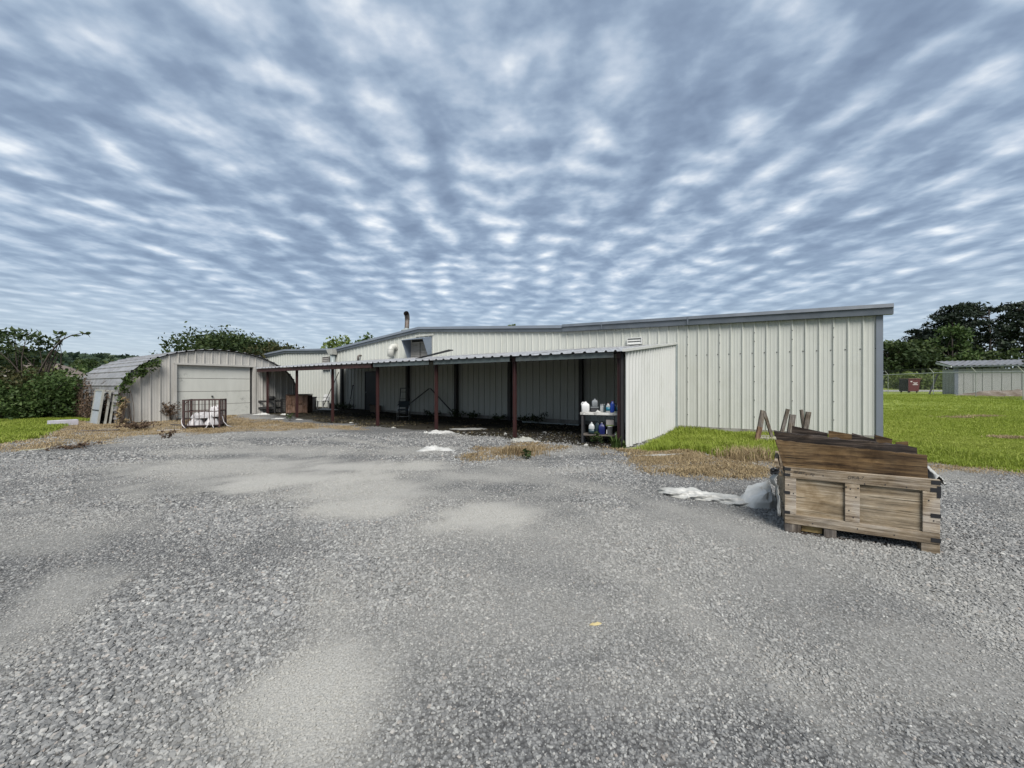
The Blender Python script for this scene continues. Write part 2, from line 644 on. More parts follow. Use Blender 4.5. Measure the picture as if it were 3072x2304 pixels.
def ground_material():
    m, nt, b = new_mat("ground_surface")
    N, Lk = nt.nodes, nt.links
    tc = N.new("ShaderNodeTexCoord")
    P = tc.outputs["Object"]

    def attr(n):
        a = N.new("ShaderNodeAttribute")
        a.attribute_name = n
        return a.outputs["Fac"]
    vor = N.new("ShaderNodeTexVoronoi")
    vor.inputs["Scale"].default_value = 62.0
    Lk.new(P, vor.inputs["Vector"])
    bw = N.new("ShaderNodeRGBToBW")
    Lk.new(vor.outputs["Color"], bw.inputs[0])
    stone = ramp_node(nt, bw.outputs[0], [(0.15, (.085, .087, .088)), (0.5, (.175, .177, .174)), (0.85, (.31, .31, .30))])
    gap = ramp_node(nt, vor.outputs["Distance"], [(0.35, 1.0), (0.75, 0.35)])  # cell edges darkened: shade between the stones put into the colour
    stone = mix_rgb(nt, 1.0, stone, gap, 'MULTIPLY')
    big = noise_node(nt, P, 0.8, 5, 0.6)
    stone = mix_rgb(nt, ramp_node(nt, big, [(0.40, 0.0), (0.70, 0.35)]), stone, (.19, .188, .185))
    warm = noise_node(nt, P, 2.3, 4, 0.6)
    stone = mix_rgb(nt, ramp_node(nt, warm, [(0.55, 0.0), (0.75, 0.3)]), stone, (.25, .225, .195))
    fine = noise_node(nt, P, 120, 3, 0.7)
    dustc = ramp_node(nt, fine, [(0.32, (.22, .215, .192)), (0.50, (.41, .40, .365)), (0.70, (.55, .54, .50))])
    col = mix_rgb(nt, attr("dust"), stone, dustc)
    # dry, flattened grass
    mp = N.new("ShaderNodeMapping")
    mp.inputs["Scale"].default_value = (1.0, 0.35, 1)
    mp.inputs["Rotation"].default_value = (0, 0, 0.5)
    Lk.new(P, mp.inputs[0])
    th = noise_node(nt, mp.outputs[0], 26, 5, 0.7, 0.6)
    thc = ramp_node(nt, th, [(0.30, (.12, .085, .048)), (0.5, (.33, .25, .145)), (0.7, (.50, .41, .265))])
    dn = N.new("ShaderNodeMath")
    dn.operation = 'MULTIPLY_ADD'
    Lk.new(ramp_node(nt, noise_node(nt, P, 9, 4, 0.7), [(0.35, 0.0), (0.6, 1.0)]), dn.inputs[0])
    dn.inputs[1].default_value = 0.5
    dn.inputs[2].default_value = 0.5
    dm = N.new("ShaderNodeMath")
    dm.operation = 'MULTIPLY'
    Lk.new(attr("dry"), dm.inputs[0])
    Lk.new(dn.outputs[0], dm.inputs[1])
    col = mix_rgb(nt, dm.outputs[0], col, thc)
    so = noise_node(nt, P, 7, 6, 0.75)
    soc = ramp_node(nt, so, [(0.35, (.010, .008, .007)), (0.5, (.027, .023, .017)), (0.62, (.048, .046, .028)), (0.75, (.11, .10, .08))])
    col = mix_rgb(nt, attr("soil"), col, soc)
    gr = noise_node(nt, P, 3.5, 6, 0.7)
    grc = ramp_node(nt, gr, [(0.30, (.14, .19, .03)), (0.5, (.22, .275, .05)), (0.7, (.32, .34, .09))])
    col = mix_rgb(nt, attr("lawn"), col, grc)
    Lk.new(col, b.inputs["Base Color"])
    b.inputs["Roughness"].default_value = 0.95
    b.inputs["Specular IOR Level"].default_value = 0.15
    hs = N.new("ShaderNodeMath")
    hs.operation = 'ADD'
    Lk.new(vor.outputs["Distance"], hs.inputs[0])
    Lk.new(fine, hs.inputs[1])
    bump(nt, b, hs.outputs[0], 0.4, 0.010)
    return m


MAT_GROUND = ground_material()


def build_ground():
    xs = axis_coords(-20.0, 13.0, 0.13, 3000)
    ys = axis_coords(0.6, 18.0, 0.13, 3000)
    X, Y = np.meshgrid(xs, ys)
    sh = X.shape
    x, y = X.ravel(), Y.ravel()
    z = ground_z(x, y)
    near = (np.abs(x) < 40) & (y > -10) & (y < 40)
    lawn, dry, soil, dust = [np.zeros_like(x) for _ in range(4)]
    lm, dm, sm, um = masks(x[near], y[near])
    lawn[:] = 1
    lawn[near], dry[near], soil[near], dust[near] = lm, dm, sm, um
    behind = (y <= -10) & (np.abs(x) < 34)
    lawn[behind] = 0
    z = z + (fbm(x * 0.5, y * 0.5, 3) - 0.5) * 0.05 * (1 - soil) * (1 - ss(np.hypot(x, y), 40, 60)) * (1 - ss(np.abs(x - 3.2), 0.4, 1.2) * 0)
    nx, ny = sh[1], sh[0]
    i = np.arange(nx * ny).reshape(ny, nx)
    F = np.stack([i[:-1, :-1], i[:-1, 1:], i[1:, 1:], i[1:, :-1]], -1).reshape(-1, 4)
    cl = lawn[F].mean(1)
    cs = soil[F].mean(1)
    kind = np.where(cl > 0.5, 0, np.where(cs > 0.5, 2, 1))
    V = np.stack([x, y, z], 1)
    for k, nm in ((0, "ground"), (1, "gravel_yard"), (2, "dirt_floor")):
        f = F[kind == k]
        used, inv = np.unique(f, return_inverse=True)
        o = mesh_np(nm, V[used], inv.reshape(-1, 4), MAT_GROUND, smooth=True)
        tag(o, kind="structure")
        for an, av in (("lawn", lawn), ("dry", dry), ("soil", soil), ("dust", dust)):
            at = o.data.attributes.new(an, 'FLOAT', 'POINT')
            at.data.foreach_set("value", av[used].astype(np.float32))
    return None


build_ground()


def surf_z(x, y):
    """Ground height with the small undulation of the built sheet."""
    a = np.asarray(x) * UX + np.asarray(y) * UY
    b = np.asarray(x) * VX + np.asarray(y) * VY
    soil = masks(np.atleast_1d(x), np.atleast_1d(y))[2]
    r = ground_z(x, y) + (fbm(np.asarray(x) * 0.5, np.asarray(y) * 0.5, 3) - 0.5) * 0.05 * (1 - soil)
    return r


def sz(x, y):
    return float(np.atleast_1d(surf_z(np.array([float(x)]), np.array([float(y)])))[0])


# loose crushed stone: one object, stones instanced on points
def stone_material():
    m, nt, b = new_mat("crushed_stone")
    oi = nt.nodes.new("ShaderNodeObjectInfo")
    base = ramp_node(nt, oi.outputs["Random"], [(0.0, (.115, .118, .12)), (0.3, (.20, .203, .20)), (0.7, (.285, .286, .278)), (0.93, (.42, .42, .40)), (0.98, (.31, .265, .23)), (1.0, (.58, .58, .55))])
    v = mapped(nt)
    n = noise_node(nt, v, 3, 4, 0.6)
    at = nt.nodes.new("ShaderNodeAttribute")
    at.attribute_type = 'INSTANCER'
    at.attribute_name = "dusty"
    base = mix_rgb(nt, at.outputs["Fac"], base, (.42, .412, .378))
    col = mix_rgb(nt, ramp_node(nt, n, [(0.4, 0.0), (0.8, 0.4)]), base, (.22, .212, .195))
    nt.links.new(col, b.inputs["Base Color"])
    b.inputs["Roughness"].default_value = 0.9
    b.inputs["Specular IOR Level"].default_value = 0.25
    return m


def scatter_points(n, ymin, ymax, seed, slope=1.42, x0=1.0):
    """Uniform in the wedge in front of the camera position, wider than the lens sees."""
    r = np.random.default_rng(seed)
    y = np.sqrt(r.uniform(ymin ** 2, ymax ** 2, n))
    x = r.uniform(-1, 1, n) * (slope * y + x0)
    return x, y, r


def build_stones():
    px, py, pr, ps, pd = [], [], [], [], []
    for n, y0, y1, s0, s1, seed in ((100000, 1.0, 2.6, .0038, .0115, 1), (110000, 2.6, 4.6, .005, .0125, 2), (100000, 4.6, 7.5, .008, .0155, 3),
                                    (60000, 7.5, 12.0, .011, .021, 4), (420, 1.2, 6.0, .012, .021, 5)):
        x, y, r = scatter_points(n, y0, y1, seed)
        lawn, dry, soil, dust = masks(x, y)
        clump = fbm(x * 0.9, y * 0.9, 55, 4)
        keep = r.random(n) < (1 - lawn) * (1 - 0.85 * soil) * (1 - 0.6 * np.clip(dust * 1.2 + 0.5 * (fbm(x * 5, y * 5, 14, 3) - 0.5), 0, 1)) * (1 - 0.75 * dry) * (0.72 + 0.4 * ss(clump, .35, .6))
        x, y = x[keep], y[keep]
        s = s0 + (s1 - s0) * r.random(len(x)) ** 2.2
        s *= 0.72 + 0.6 * ss(clump[keep], .35, .65)
        s *= 1 - 0.5 * np.clip(dust[keep], 0, 1)
        pd.append(np.clip(dust[keep] * 1.1, 0, .92)); px.append(x); py.append(y); ps.append(s); pr.append(r.random((len(x), 3)) * 6.283)
    x, y, s, rot = np.concatenate(px), np.concatenate(py), np.concatenate(ps), np.concatenate(pr)
    z = surf_z(x, y) + s * 0.25
    rot[:, 0] = (rot[:, 0] / 6.283 - 0.5) * 0.9
    rot[:, 1] = (rot[:, 1] / 6.283 - 0.5) * 0.9
    me = bpy.data.meshes.new("gravel_stones")
    me.vertices.add(len(x))
    me.vertices.foreach_set("co", np.stack([x, y, z], 1).astype(np.float32).ravel())
    at = me.attributes.new("rad", 'FLOAT', 'POINT')
    at.data.foreach_set("value", s.astype(np.float32))
    at = me.attributes.new("dusty", 'FLOAT', 'POINT')
    at.data.foreach_set("value", np.concatenate(pd).astype(np.float32))
    at = me.attributes.new("rotv", 'FLOAT_VECTOR', 'POINT')
    at.data.foreach_set("vector", rot.astype(np.float32).ravel())
    o = bpy.data.objects.new("gravel_stones", me)
    COL.objects.link(o)
    tag(o, "loose crushed grey stone spread over the yard", "gravel", kind="stuff")
    ng = bpy.data.node_groups.new("stones", 'GeometryNodeTree')
    ng.interface.new_socket("Geometry", in_out='INPUT', socket_type='NodeSocketGeometry')
    ng.interface.new_socket("Geometry", in_out='OUTPUT', socket_type='NodeSocketGeometry')
    N, Lk = ng.nodes, ng.links
    gi, go = N.new("NodeGroupInput"), N.new("NodeGroupOutput")
    join = N.new("GeometryNodeGeometryToInstance")
    for k in range(7):
        ico = N.new("GeometryNodeMeshIcoSphere")
        ico.inputs["Radius"].default_value = 1.0
        ico.inputs["Subdivisions"].default_value = 2 if k < 3 else 1
        pos = N.new("GeometryNodeInputPosition")
        off = N.new("ShaderNodeVectorMath")
        off.operation = 'ADD'
        off.inputs[1].default_value = (k * 7.3, k * 3.1, k * 1.7)
        Lk.new(pos.outputs[0], off.inputs[0])
        nz = N.new("ShaderNodeTexNoise")
        nz.inputs["Scale"].default_value = 1.1
        nz.inputs["Detail"].default_value = 2.0
        Lk.new(off.outputs[0], nz.inputs["Vector"])
        sub = N.new("ShaderNodeVectorMath")
        sub.operation = 'SUBTRACT'
        sub.inputs[1].default_value = (.5, .5, .5)
        Lk.new(nz.outputs["Color"], sub.inputs[0])
        scl = N.new("ShaderNodeVectorMath")
        scl.operation = 'SCALE'
        scl.inputs[3].default_value = 1.9
        Lk.new(sub.outputs[0], scl.inputs[0])
        sp = N.new("GeometryNodeSetPosition")
        Lk.new(ico.outputs["Mesh"], sp.inputs["Geometry"])
        Lk.new(scl.outputs[0], sp.inputs["Offset"])
        tr = N.new("GeometryNodeTransform")
        tr.inputs["Scale"].default_value = ((1.25, .85, .7), (1, .9, .8), (1.3, 1.0, .55), (1.1, .8, .75), (1.35, .8, .6), (.95, .95, .85), (1.2, .9, .65))[k]
        Lk.new(sp.outputs[0], tr.inputs["Geometry"])
        sm = N.new("GeometryNodeSetMaterial")
        sm.inputs["Material"].default_value = MATS["crushed_stone"]
        Lk.new(tr.outputs[0], sm.inputs["Geometry"])
        fl = N.new("GeometryNodeSetShadeSmooth")
        fl.inputs["Shade Smooth"].default_value = False
        Lk.new(sm.outputs[0], fl.inputs["Geometry"])
        Lk.new(fl.outputs[0], join.inputs[0])
    iop = N.new("GeometryNodeInstanceOnPoints")
    iop.inputs["Pick Instance"].default_value = True
    Lk.new(gi.outputs[0], iop.inputs["Points"])
    Lk.new(join.outputs[0], iop.inputs["Instance"])
    ra = N.new("GeometryNodeInputNamedAttribute")
    ra.data_type = 'FLOAT'
    ra.inputs[0].default_value = "rad"
    rv = N.new("GeometryNodeInputNamedAttribute")
    rv.data_type = 'FLOAT_VECTOR'
    rv.inputs[0].default_value = "rotv"
    er = N.new("FunctionNodeEulerToRotation")
    Lk.new(rv.outputs[0], er.inputs[0])
    Lk.new(er.outputs[0], iop.inputs["Rotation"])
    Lk.new(ra.outputs[0], iop.inputs["Scale"])
    idx = N.new("FunctionNodeRandomValue")
    idx.data_type = 'INT'
    idx.inputs[4].default_value = 0
    idx.inputs[5].default_value = 6
    Lk.new(idx.outputs[2], iop.inputs["Instance Index"])
    Lk.new(iop.outputs[0], go.inputs[0])
    md = o.modifiers.new("stones", 'NODES')
    md.node_group = ng


MATS["crushed_stone"] = stone_material()
build_stones()

# ================================================================== sheet metal
FT = 0.3048
MINOR = 0.006


def rib_profile(x0, x1, phase=0.0, rib=0.032, pitch=FT, base=0.035, top=0.013, minor=True):
    """Section of a ribbed sheet between x0 and x1: list of (x, proud)."""
    pts = {round(x0, 5): None, round(x1, 5): None}
    k0 = int(math.floor((x0 - phase) / pitch)) - 1
    k1 = int(math.ceil((x1 - phase) / pitch)) + 1
    raw = []
    for k in range(k0, k1 + 1):
        c = phase + k * pitch
        raw += [(c - base, 0), (c - top, rib), (c + top, rib), (c + base, 0)]
        if minor:
            for q in (0.105, 0.190):
                raw += [(c + q - .014, 0), (c + q - .006, MINOR), (c + q + .006, MINOR), (c + q + .014, 0)]
    raw.sort()
    xs = [p[0] for p in raw]
    ds = [p[1] for p in raw]

    def d(x):
        return float(np.interp(x, xs, ds))
    out = [(x0, d(x0))] + [p for p in raw if x0 + 1e-4 < p[0] < x1 - 1e-4] + [(x1, d(x1))]
    return out


def sheet(mb, prof, lo, hi, pt):
    """Ruled sheet: for each (x, d) of prof a line from pt(x, d, lo(x)) to pt(x, d, hi(x))."""
    vs, fs = [], []
    for x, d in prof:
        vs += [pt(x, d, lo(x)), pt(x, d, hi(x))]
    for i in range(len(prof) - 1):
        fs.append((2 * i, 2 * i + 2, 2 * i + 3, 2 * i + 1))
    mb.add(vs, fs)
    return mb


def painted_steel(name, c, dirt, amt, rough=0.5):
    """Painted sheet: faint run marks down the sheet, splashed and rubbed patches."""
    m, nt, b = new_mat(name)
    v = mapped(nt, (6, 6, 0.35))
    n = noise_node(nt, v, 2.0, 5, 0.6)
    col = ramp_node(nt, n, [(0.3, tuple(x * 0.95 for x in c)), (0.7, tuple(min(1, x * 1.03) for x in c))])
    d = noise_node(nt, mapped(nt, (1, 1, 0.6)), 1.1, 7, 0.7, 0.6)
    col = mix_rgb(nt, ramp_node(nt, d, [(0.50, 0.0), (0.78, amt)]), col, dirt)
    sp = noise_node(nt, mapped(nt, (1, 1, 1)), 14, 4, 0.7)
    col = mix_rgb(nt, ramp_node(nt, sp, [(0.66, 0.0), (0.74, amt * 0.8)]), col, tuple(x * 0.5 for x in dirt))
    nt.links.new(col, b.inputs["Base Color"])
    b.inputs["Roughness"].default_value = rough
    b.inputs["Specular IOR Level"].default_value = 0.35
    dent = noise_node(nt, mapped(nt, (1, 1, .5)), 2.2, 2, 0.5)
    bump(nt, b, dent, 0.22, 0.02)
    MATS[name] = m
    return m


WALL = painted_steel("cream_wall_paint", (.56, .572, .522), (.36, .355, .29), 0.3)
HUTW = painted_steel("hut_wall_paint", (.50, .485, .45), (.25, .235, .20), 0.5)
SIDEW = painted_steel("white_side_paint", (.62, .625, .60), (.32, .325, .26), 0.35)
TRIM = M("slate_trim", (.105, .125, .150), (.14, .16, .185), 3, 0.45, dirt=(.07, .07, .07), dirt_amt=.4)
CORNER = M("blue_grey_trim", (.165, .190, .225), (.19, .215, .25), 2, 0.45, dirt=(.16, .17, .18), dirt_amt=.35)
GALV = M("galvanised_sheet", (.55, .56, .57), (.38, .39, .40), 5, 0.42, 0.35, dirt=(.20, .15, .11), dirt_amt=.55, stretch=(1, 1, 1))
GALVHUT = M("weathered_roof_sheet", (.40, .40, .405), (.27, .27, .275), 3, 0.5, 0.3, dirt=(.17, .13, .11), dirt_amt=.8, dirt_scale=2.2)
MAROON = M("maroon_primer", (.050, .013, .013), (.034, .011, .011), 7, 0.6, dirt=(.05, .022, .014), dirt_amt=.7, dirt_scale=4)
GREENSTEEL = M("grey_green_purlin", (.10, .125, .125), (.075, .095, .095), 4, 0.5, dirt=(.07, .04, .03), dirt_amt=.4)
DARKSTEEL = M("dark_steel", (.035, .036, .038), (.022, .022, .024), 8, 0.55, dirt=(.06, .03, .02), dirt_amt=.5)
CONC = M("concrete", (.33, .32, .29), (.22, .21, .19), 5, 0.9, dirt=(.12, .11, .08), dirt_amt=.6, bmp=.3)
LOUV = M("pale_louvre", (.42, .40, .37), (.33, .31, .28), 6, 0.6, dirt=(.18, .15, .12), dirt_amt=.5)
HOODM = M("blue_grey_hood", (.16, .20, .255), (.20, .235, .285), 3, 0.45, dirt=(.10, .11, .12), dirt_amt=.4)
WHITEDUCT = M("white_duct", (.60, .60, .55), (.50, .50, .45), 5, 0.5, dirt=(.28, .26, .20), dirt_amt=.5)
GREYDUCT = M("grey_duct", (.34, .38, .38), (.26, .30, .30), 5, 0.5, dirt=(.12, .14, .13), dirt_amt=.5)
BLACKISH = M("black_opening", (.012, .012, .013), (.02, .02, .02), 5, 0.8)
RUSTPIPE = M("rusty_stack", (.16, .145, .13), (.10, .085, .075), 8, 0.6, 0.3, dirt=(.12, .06, .03), dirt_amt=.7, dirt_scale=5)

# ================================================================== the long metal building
WB_ = 13.68                      # plane of the long wall
A0, B0 = 9.0, WB_
ROOFLINE = [(-2.55, 3.26), (6.47, 3.50), (14.25, 4.07), (21.35, 3.38), (26.8, 3.60), (32.0, 3.28)]     # underside of the roof trim along a
_ra, _rz = [p[0] for p in ROOFLINE], [p[1] for p in ROOFLINE]


def wall_top(a):
    return float(np.interp(a, _ra, _rz))


bld = empty("metal_warehouse", T(A0, B0), ROT, "long cream ribbed-steel building with slate roof trim behind the lean-to", "building")


def LB(a, b, z):
    return (A0 - a, b - B0, z)


def louvre(mb_frame, mb_slats, a0, a1, z0, z1, b, n, t=0.03):
    mb_frame.box(LB(a1, b - t, z0), LB(a1 - .03, b, z1)).box(LB(a0 + .03, b - t, z0), LB(a0, b, z1))
    mb_frame.box(LB(a1 - .03, b - t, z1 - .03), LB(a0 + .03, b, z1)).box(LB(a1 - .03, b - t, z0), LB(a0 + .03, b, z0 + .03))
    h = (z1 - z0 - .06) / n
    for i in range(n):
        zz = z0 + .03 + i * h
        m = MB()
        m.hexa([LB(a1 - .03, b - t * .9, zz), LB(a0 + .03, b - t * .9, zz), LB(a0 + .03, b - t * .9 + .006, zz), LB(a1 - .03, b - t * .9 + .006, zz),
                LB(a1 - .03, b - .006, zz + h * 1.05), LB(a0 + .03, b - .006, zz + h * 1.05), LB(a0 + .03, b, zz + h * 1.05), LB(a1 - .03, b, zz + h * 1.05)])
        mb_slats.append(m)


def build_warehouse():
    # wall sheets, three feet each
    w = 3 * FT
    a = -2.5
    while a < 31.9:
        a1 = min(a + w, 31.9)
        prof = rib_profile(-a1, -a, phase=2.5, rib=.034, base=.035, top=.014)
        mb = MB()
        sheet(mb, prof, lambda x: 0.13, lambda x: wall_top(-x) + .05, lambda x, d, z: LB(-x, B0 - d, z))
        mb.build("wall_panel", WALL, bld)
        a = a1
    # rear and end walls, roof
    D = 16.0
    for aa, nm in ((-2.5, "end_wall"), (31.9, "end_wall")):
        sgn = -1 if aa < 0 else 1
        mb = MB()
        for k in range(17):
            b0, b1 = B0 + k * w, B0 + min((k + 1) * w, D)
            prof = rib_profile(b0, b1, phase=B0)
            sheet(mb, prof, lambda x: 0.13, lambda x: wall_top(aa) + .02, lambda x, d, z: LB(aa + sgn * d, x, z))
        mb.build(nm, WALL, bld)
    mb = MB()
    for i in range(len(ROOFLINE) - 1):
        (p, pz), (q, qz) = ROOFLINE[i], ROOFLINE[i + 1]
        mb.hexa([LB(q, B0, qz + .06), LB(p, B0, pz + .06), LB(p, B0 + D, pz + .06), LB(q, B0 + D, qz + .06),
                 LB(q, B0, qz + .14), LB(p, B0, pz + .14), LB(p, B0 + D, pz + .14), LB(q, B0 + D, qz + .14)])
    mb.build("roof", GALV, bld)
    mb = MB()
    prof = [(-31.9, 0), (2.5, 0)]
    sheet(mb, [(x, 0) for x in (-32, -26.8, -21.35, -14.25, -6.47, 2.5)], lambda x: 0.0, lambda x: wall_top(-x) + .05, lambda x, d, z: LB(-x, B0 + D, z))
    mb.build("rear_wall", WALL, bld)
    MB().box(LB(31.9, B0 - .02, -.1), LB(-2.5, B0 + .15, .14)).build("foundation", CONC, bld)
    # roof trim: a lower fascia board and a rolled upper edge on each slope
    segs = [(ROOFLINE[i], ROOFLINE[i + 1]) for i in range(len(ROOFLINE) - 1)]
    for i, ((p, pz), (q, qz)) in enumerate(segs):
        out = .14 if i == 0 else .09
        ext = 0.20 if i == 0 else 0
        zs = (pz - (qz - pz) / (q - p) * ext)
        h1, h2 = (.17, .27) if i == 0 else (.13, .25)
        f = MB().hexa([LB(q, B0 - out, qz), LB(p - ext, B0 - out, zs), LB(p - ext, B0, zs), LB(q, B0, qz),
                       LB(q, B0 - out - .02, qz + h1), LB(p - ext, B0 - out - .02, zs + h1), LB(p - ext, B0, zs + h1), LB(q, B0, qz + h1)])
        fo = f.build("fascia", TRIM, bld)
        MB().hexa([LB(q - .002, B0 - out - .055, qz + h1 + .004), LB(p - ext + .002, B0 - out - .055, zs + h1 + .004), LB(p - ext + .002, B0 + .05, zs + h1 + .004), LB(q - .002, B0 + .05, qz + h1 + .004),
                   LB(q - .002, B0 - out - .035, qz + h2), LB(p - ext + .002, B0 - out - .035, zs + h2), LB(p - ext + .002, B0 + .05, zs + h2), LB(q - .002, B0 + .05, qz + h2)]).build("roof_edge", CORNER if i else TRIM, fo)
        if i == 0:   # joint straps
            for jj in (2.05, 4.9):
                zz = float(np.interp(jj, [p, q], [pz, qz]))
                MB().box(LB(jj + .02, B0 - out - .062, zz + .01), LB(jj - .02, B0 - out - .056, zz + h2 - .01)).build("joint_strap", TRIM, fo)
    # corner post trim
    MB().box(LB(-2.44, B0 - .045, .0), LB(-2.575, B0 + .12, 3.26)).build("corner_trim", CORNER, bld)
    # screws on the sheet laps and along the girts
    mb = MB()
    for k in range(0, 17):
        aa = -2.5 + k * FT + .06
        mb.box(LB(aa + .012, B0 - .010, 2.395), LB(aa - .012, B0 + .002, 2.422))
        if k % 3 == 0:
            for zz in (.5, 1.0, 1.55, 2.0, 2.75, 3.0):
                mb.box(LB(-2.5 + k * FT + .010, B0 - .043, zz), LB(-2.5 + k * FT - .010, B0 - .03, zz + .020))
    tag(mb.build("screws", DARKSTEEL, bld), kind="stuff")
    # hooded louvre
    hood = MB()
    a0, a1, z0, z1, pr = 13.42, 14.88, 2.60, 3.80, .62
    th = .02
    hood.hexa([LB(a1, B0 - pr, z1 - .16), LB(a0, B0 - pr, z1 - .16), LB(a0, B0 - .01, z1 - .02), LB(a1, B0 - .01, z1 - .02),
               LB(a1, B0 - pr, z1 - .14), LB(a0, B0 - pr, z1 - .14), LB(a0, B0 - .01, z1), LB(a1, B0 - .01, z1)])
    for s in (a0, a1 - th):
        hood.hexa([LB(s + th, B0 - .16, z0), LB(s, B0 - .16, z0), LB(s, B0 - .034, z0), LB(s + th, B0 - .034, z0),
                   LB(s + th, B0 - pr, z1 - .161), LB(s, B0 - pr, z1 - .161), LB(s, B0 - .034, z1 - .03), LB(s + th, B0 - .034, z1 - .03)])
    ho = hood.build("vent_hood", HOODM, bld)
    MB().box(LB(a1 - .1, B0 - .036, z0), LB(a0 + .1, B0 - .033, z1 - .1)).build("vent_back", BLACKISH, ho)
    fr, sl = MB(), []
    louvre(fr, sl, a0 + .08, a1 - .08, z0 + .02, z1 - .22, B0 - .04, 11, .05)
    fr.build("louvre_frame", LOUV, ho)
    for m in sl:
        m.build("louvre_slat", LOUV, ho)
    MB().box(LB(14.16, B0 - .1, z0 + .05), LB(14.13, B0 - .092, z1 - .24)).build("louvre_bar", DARKSTEEL, ho)
    # roof flashing board over the hood
    MB().box(LB(14.5, B0 - .05, 3.84), LB(13.3, B0 - .034, 3.93)).build("flashing_strip", WHITEDUCT, bld)
    # round duct elbow that turns down to the lean-to roof
    cz, ca, R_, r = 3.44, 16.0, .24, .165
    path = [LB(ca, B0 + .02, cz)] + [LB(ca, B0 - .10 - R_ * math.sin(t), cz - R_ + R_ * math.cos(t)) for t in np.linspace(0, PI / 2, 7)] + [LB(ca, B0 - .10 - R_, 2.92)]
    du = MB().tube(path, r, 18)
    duo = du.build("duct_elbow", WHITEDUCT, bld, smooth=True)
    for i in (2, 4, 6):
        p, q = Vector(path[i]), Vector(path[i + 1])
        MB().tube([p, p + (q - p).normalized() * .014], r + .008, 18).build("duct_seam", WHITEDUCT, duo)
    MB().tube([LB(ca, B0 - .045, cz), LB(ca, B0 - .03, cz)], r + .04, 18).build("duct_flange", WHITEDUCT, duo)
    # small vent pipe with an elbow
    path = [LB(18.85, B0 + .02, 3.10)] + [LB(18.85 + .0, B0 - .10 - .10 * math.sin(t), 3.0 + .10 * math.cos(t)) for t in np.linspace(0, PI / 2, 5)] + [LB(18.85, B0 - .2, 2.82)]
    MB().tube(path, .055, 10).build("vent_pipe", RUSTPIPE, bld, smooth=True)
    # flue on the roof, bent open cap
    st = MB()
    p0 = Vector(LB(16.9, 15.2, 4.0))
    st.tube([p0, p0 + Vector((.02, 0, .55)), p0 + Vector((.06, 0, 1.18))], .125, 14)
    so = st.build("flue_stack", RUSTPIPE, bld, smooth=True)
    top = p0 + Vector((.06, 0, 1.18))
    MB().tube([top - Vector((0, 0, .03)), top + Vector((.0, -.0, .10)), top + Vector((.05, -.07, .22)), top + Vector((.13, -.2, .27))], [.135, .135, .14, .145], 14, cap=False).build("flue_cap", RUSTPIPE, so, smooth=True)
    MB().lathe([(.30, 0), (.30, .04), (.15, .12), (.14, .16)], tuple(p0 + Vector((.01, 0, .50))), 14).build("flue_collar", GREYDUCT, so)
    # downpipe in the valley with its box head
    MB().tube([LB(21.25, B0 - .18, 3.28), LB(21.22, B0 - .2, 2.2), LB(21.08, B0 - .2, 1.6), LB(21.03, B0 - .2, .25), LB(21.03, B0 - .30, .12)], .14, 14).build("downpipe", GREYDUCT, bld, smooth=True)
    MB().hexa([LB(21.42, B0 - .36, 3.24), LB(21.05, B0 - .36, 3.24), LB(21.05, B0 - .04, 3.24), LB(21.42, B0 - .04, 3.24),
               LB(21.55, B0 - .42, 3.56), LB(20.98, B0 - .42, 3.56), LB(20.98, B0 - .04, 3.56), LB(21.55, B0 - .04, 3.56)]).build("downpipe_head", WHITEDUCT, bld)
    # wall vents
    for a0, a1, z0, z1, n, mt, bb in ((21.75, 22.45, 2.38, 3.16, 7, LOUV, B0 - .036), (3.5, 4.02, 2.86, 3.10, 2, SIDEW, B0 - .036)):
        fr, sl = MB(), []
        louvre(fr, sl, a0, a1, z0, z1, bb, n, .08)
        fo = fr.build("wall_vent", mt, bld)
        for m in sl:
            m.build("vent_slat", mt, fo)
    # dark steel door under the lean-to
    do = MB().box(LB(18.4, B0 - .05, .12), LB(17.45, B0 - .034, 2.15)).build("door", M("dark_door", (.045, .05, .055), (.035, .04, .045), 4, .5), bld)
    MB().box(LB(18.46, B0 - .07, .10), LB(18.4, B0 - .03, 2.21)).box(LB(17.45, B0 - .07, .10), LB(17.39, B0 - .03, 2.21)).box(LB(18.4, B0 - .07, 2.15), LB(17.45, B0 - .03, 2.21)).build("door_frame", DARKSTEEL, do)
    MB().lathe([(.03, 0), (.03, .05)], LB(18.3, B0 - .1, 1.05), 8).build("door_handle", GREYDUCT, do)


build_warehouse()

# ================================================================== lean-to
AL0, BL0 = 11.0, 9.0
lean = empty("lean_to_shelter", T(AL0, BL0), ROT, "open lean-to shelter with maroon posts and a bright ribbed metal roof", "shelter")


def LL(a, b, z):
    return (AL0 - a, b - BL0, z)


LFB, LBB = 8.86, 13.63            # front and back edge of the roof
LZF, LZB = 2.235, 2.80


def lean_z(b):
    return LZF + (b - LFB) / (LBB - LFB) * (LZB - LZF)


POSTS = [5.80, 8.76, 11.62, 14.35, 16.97, 19.51]


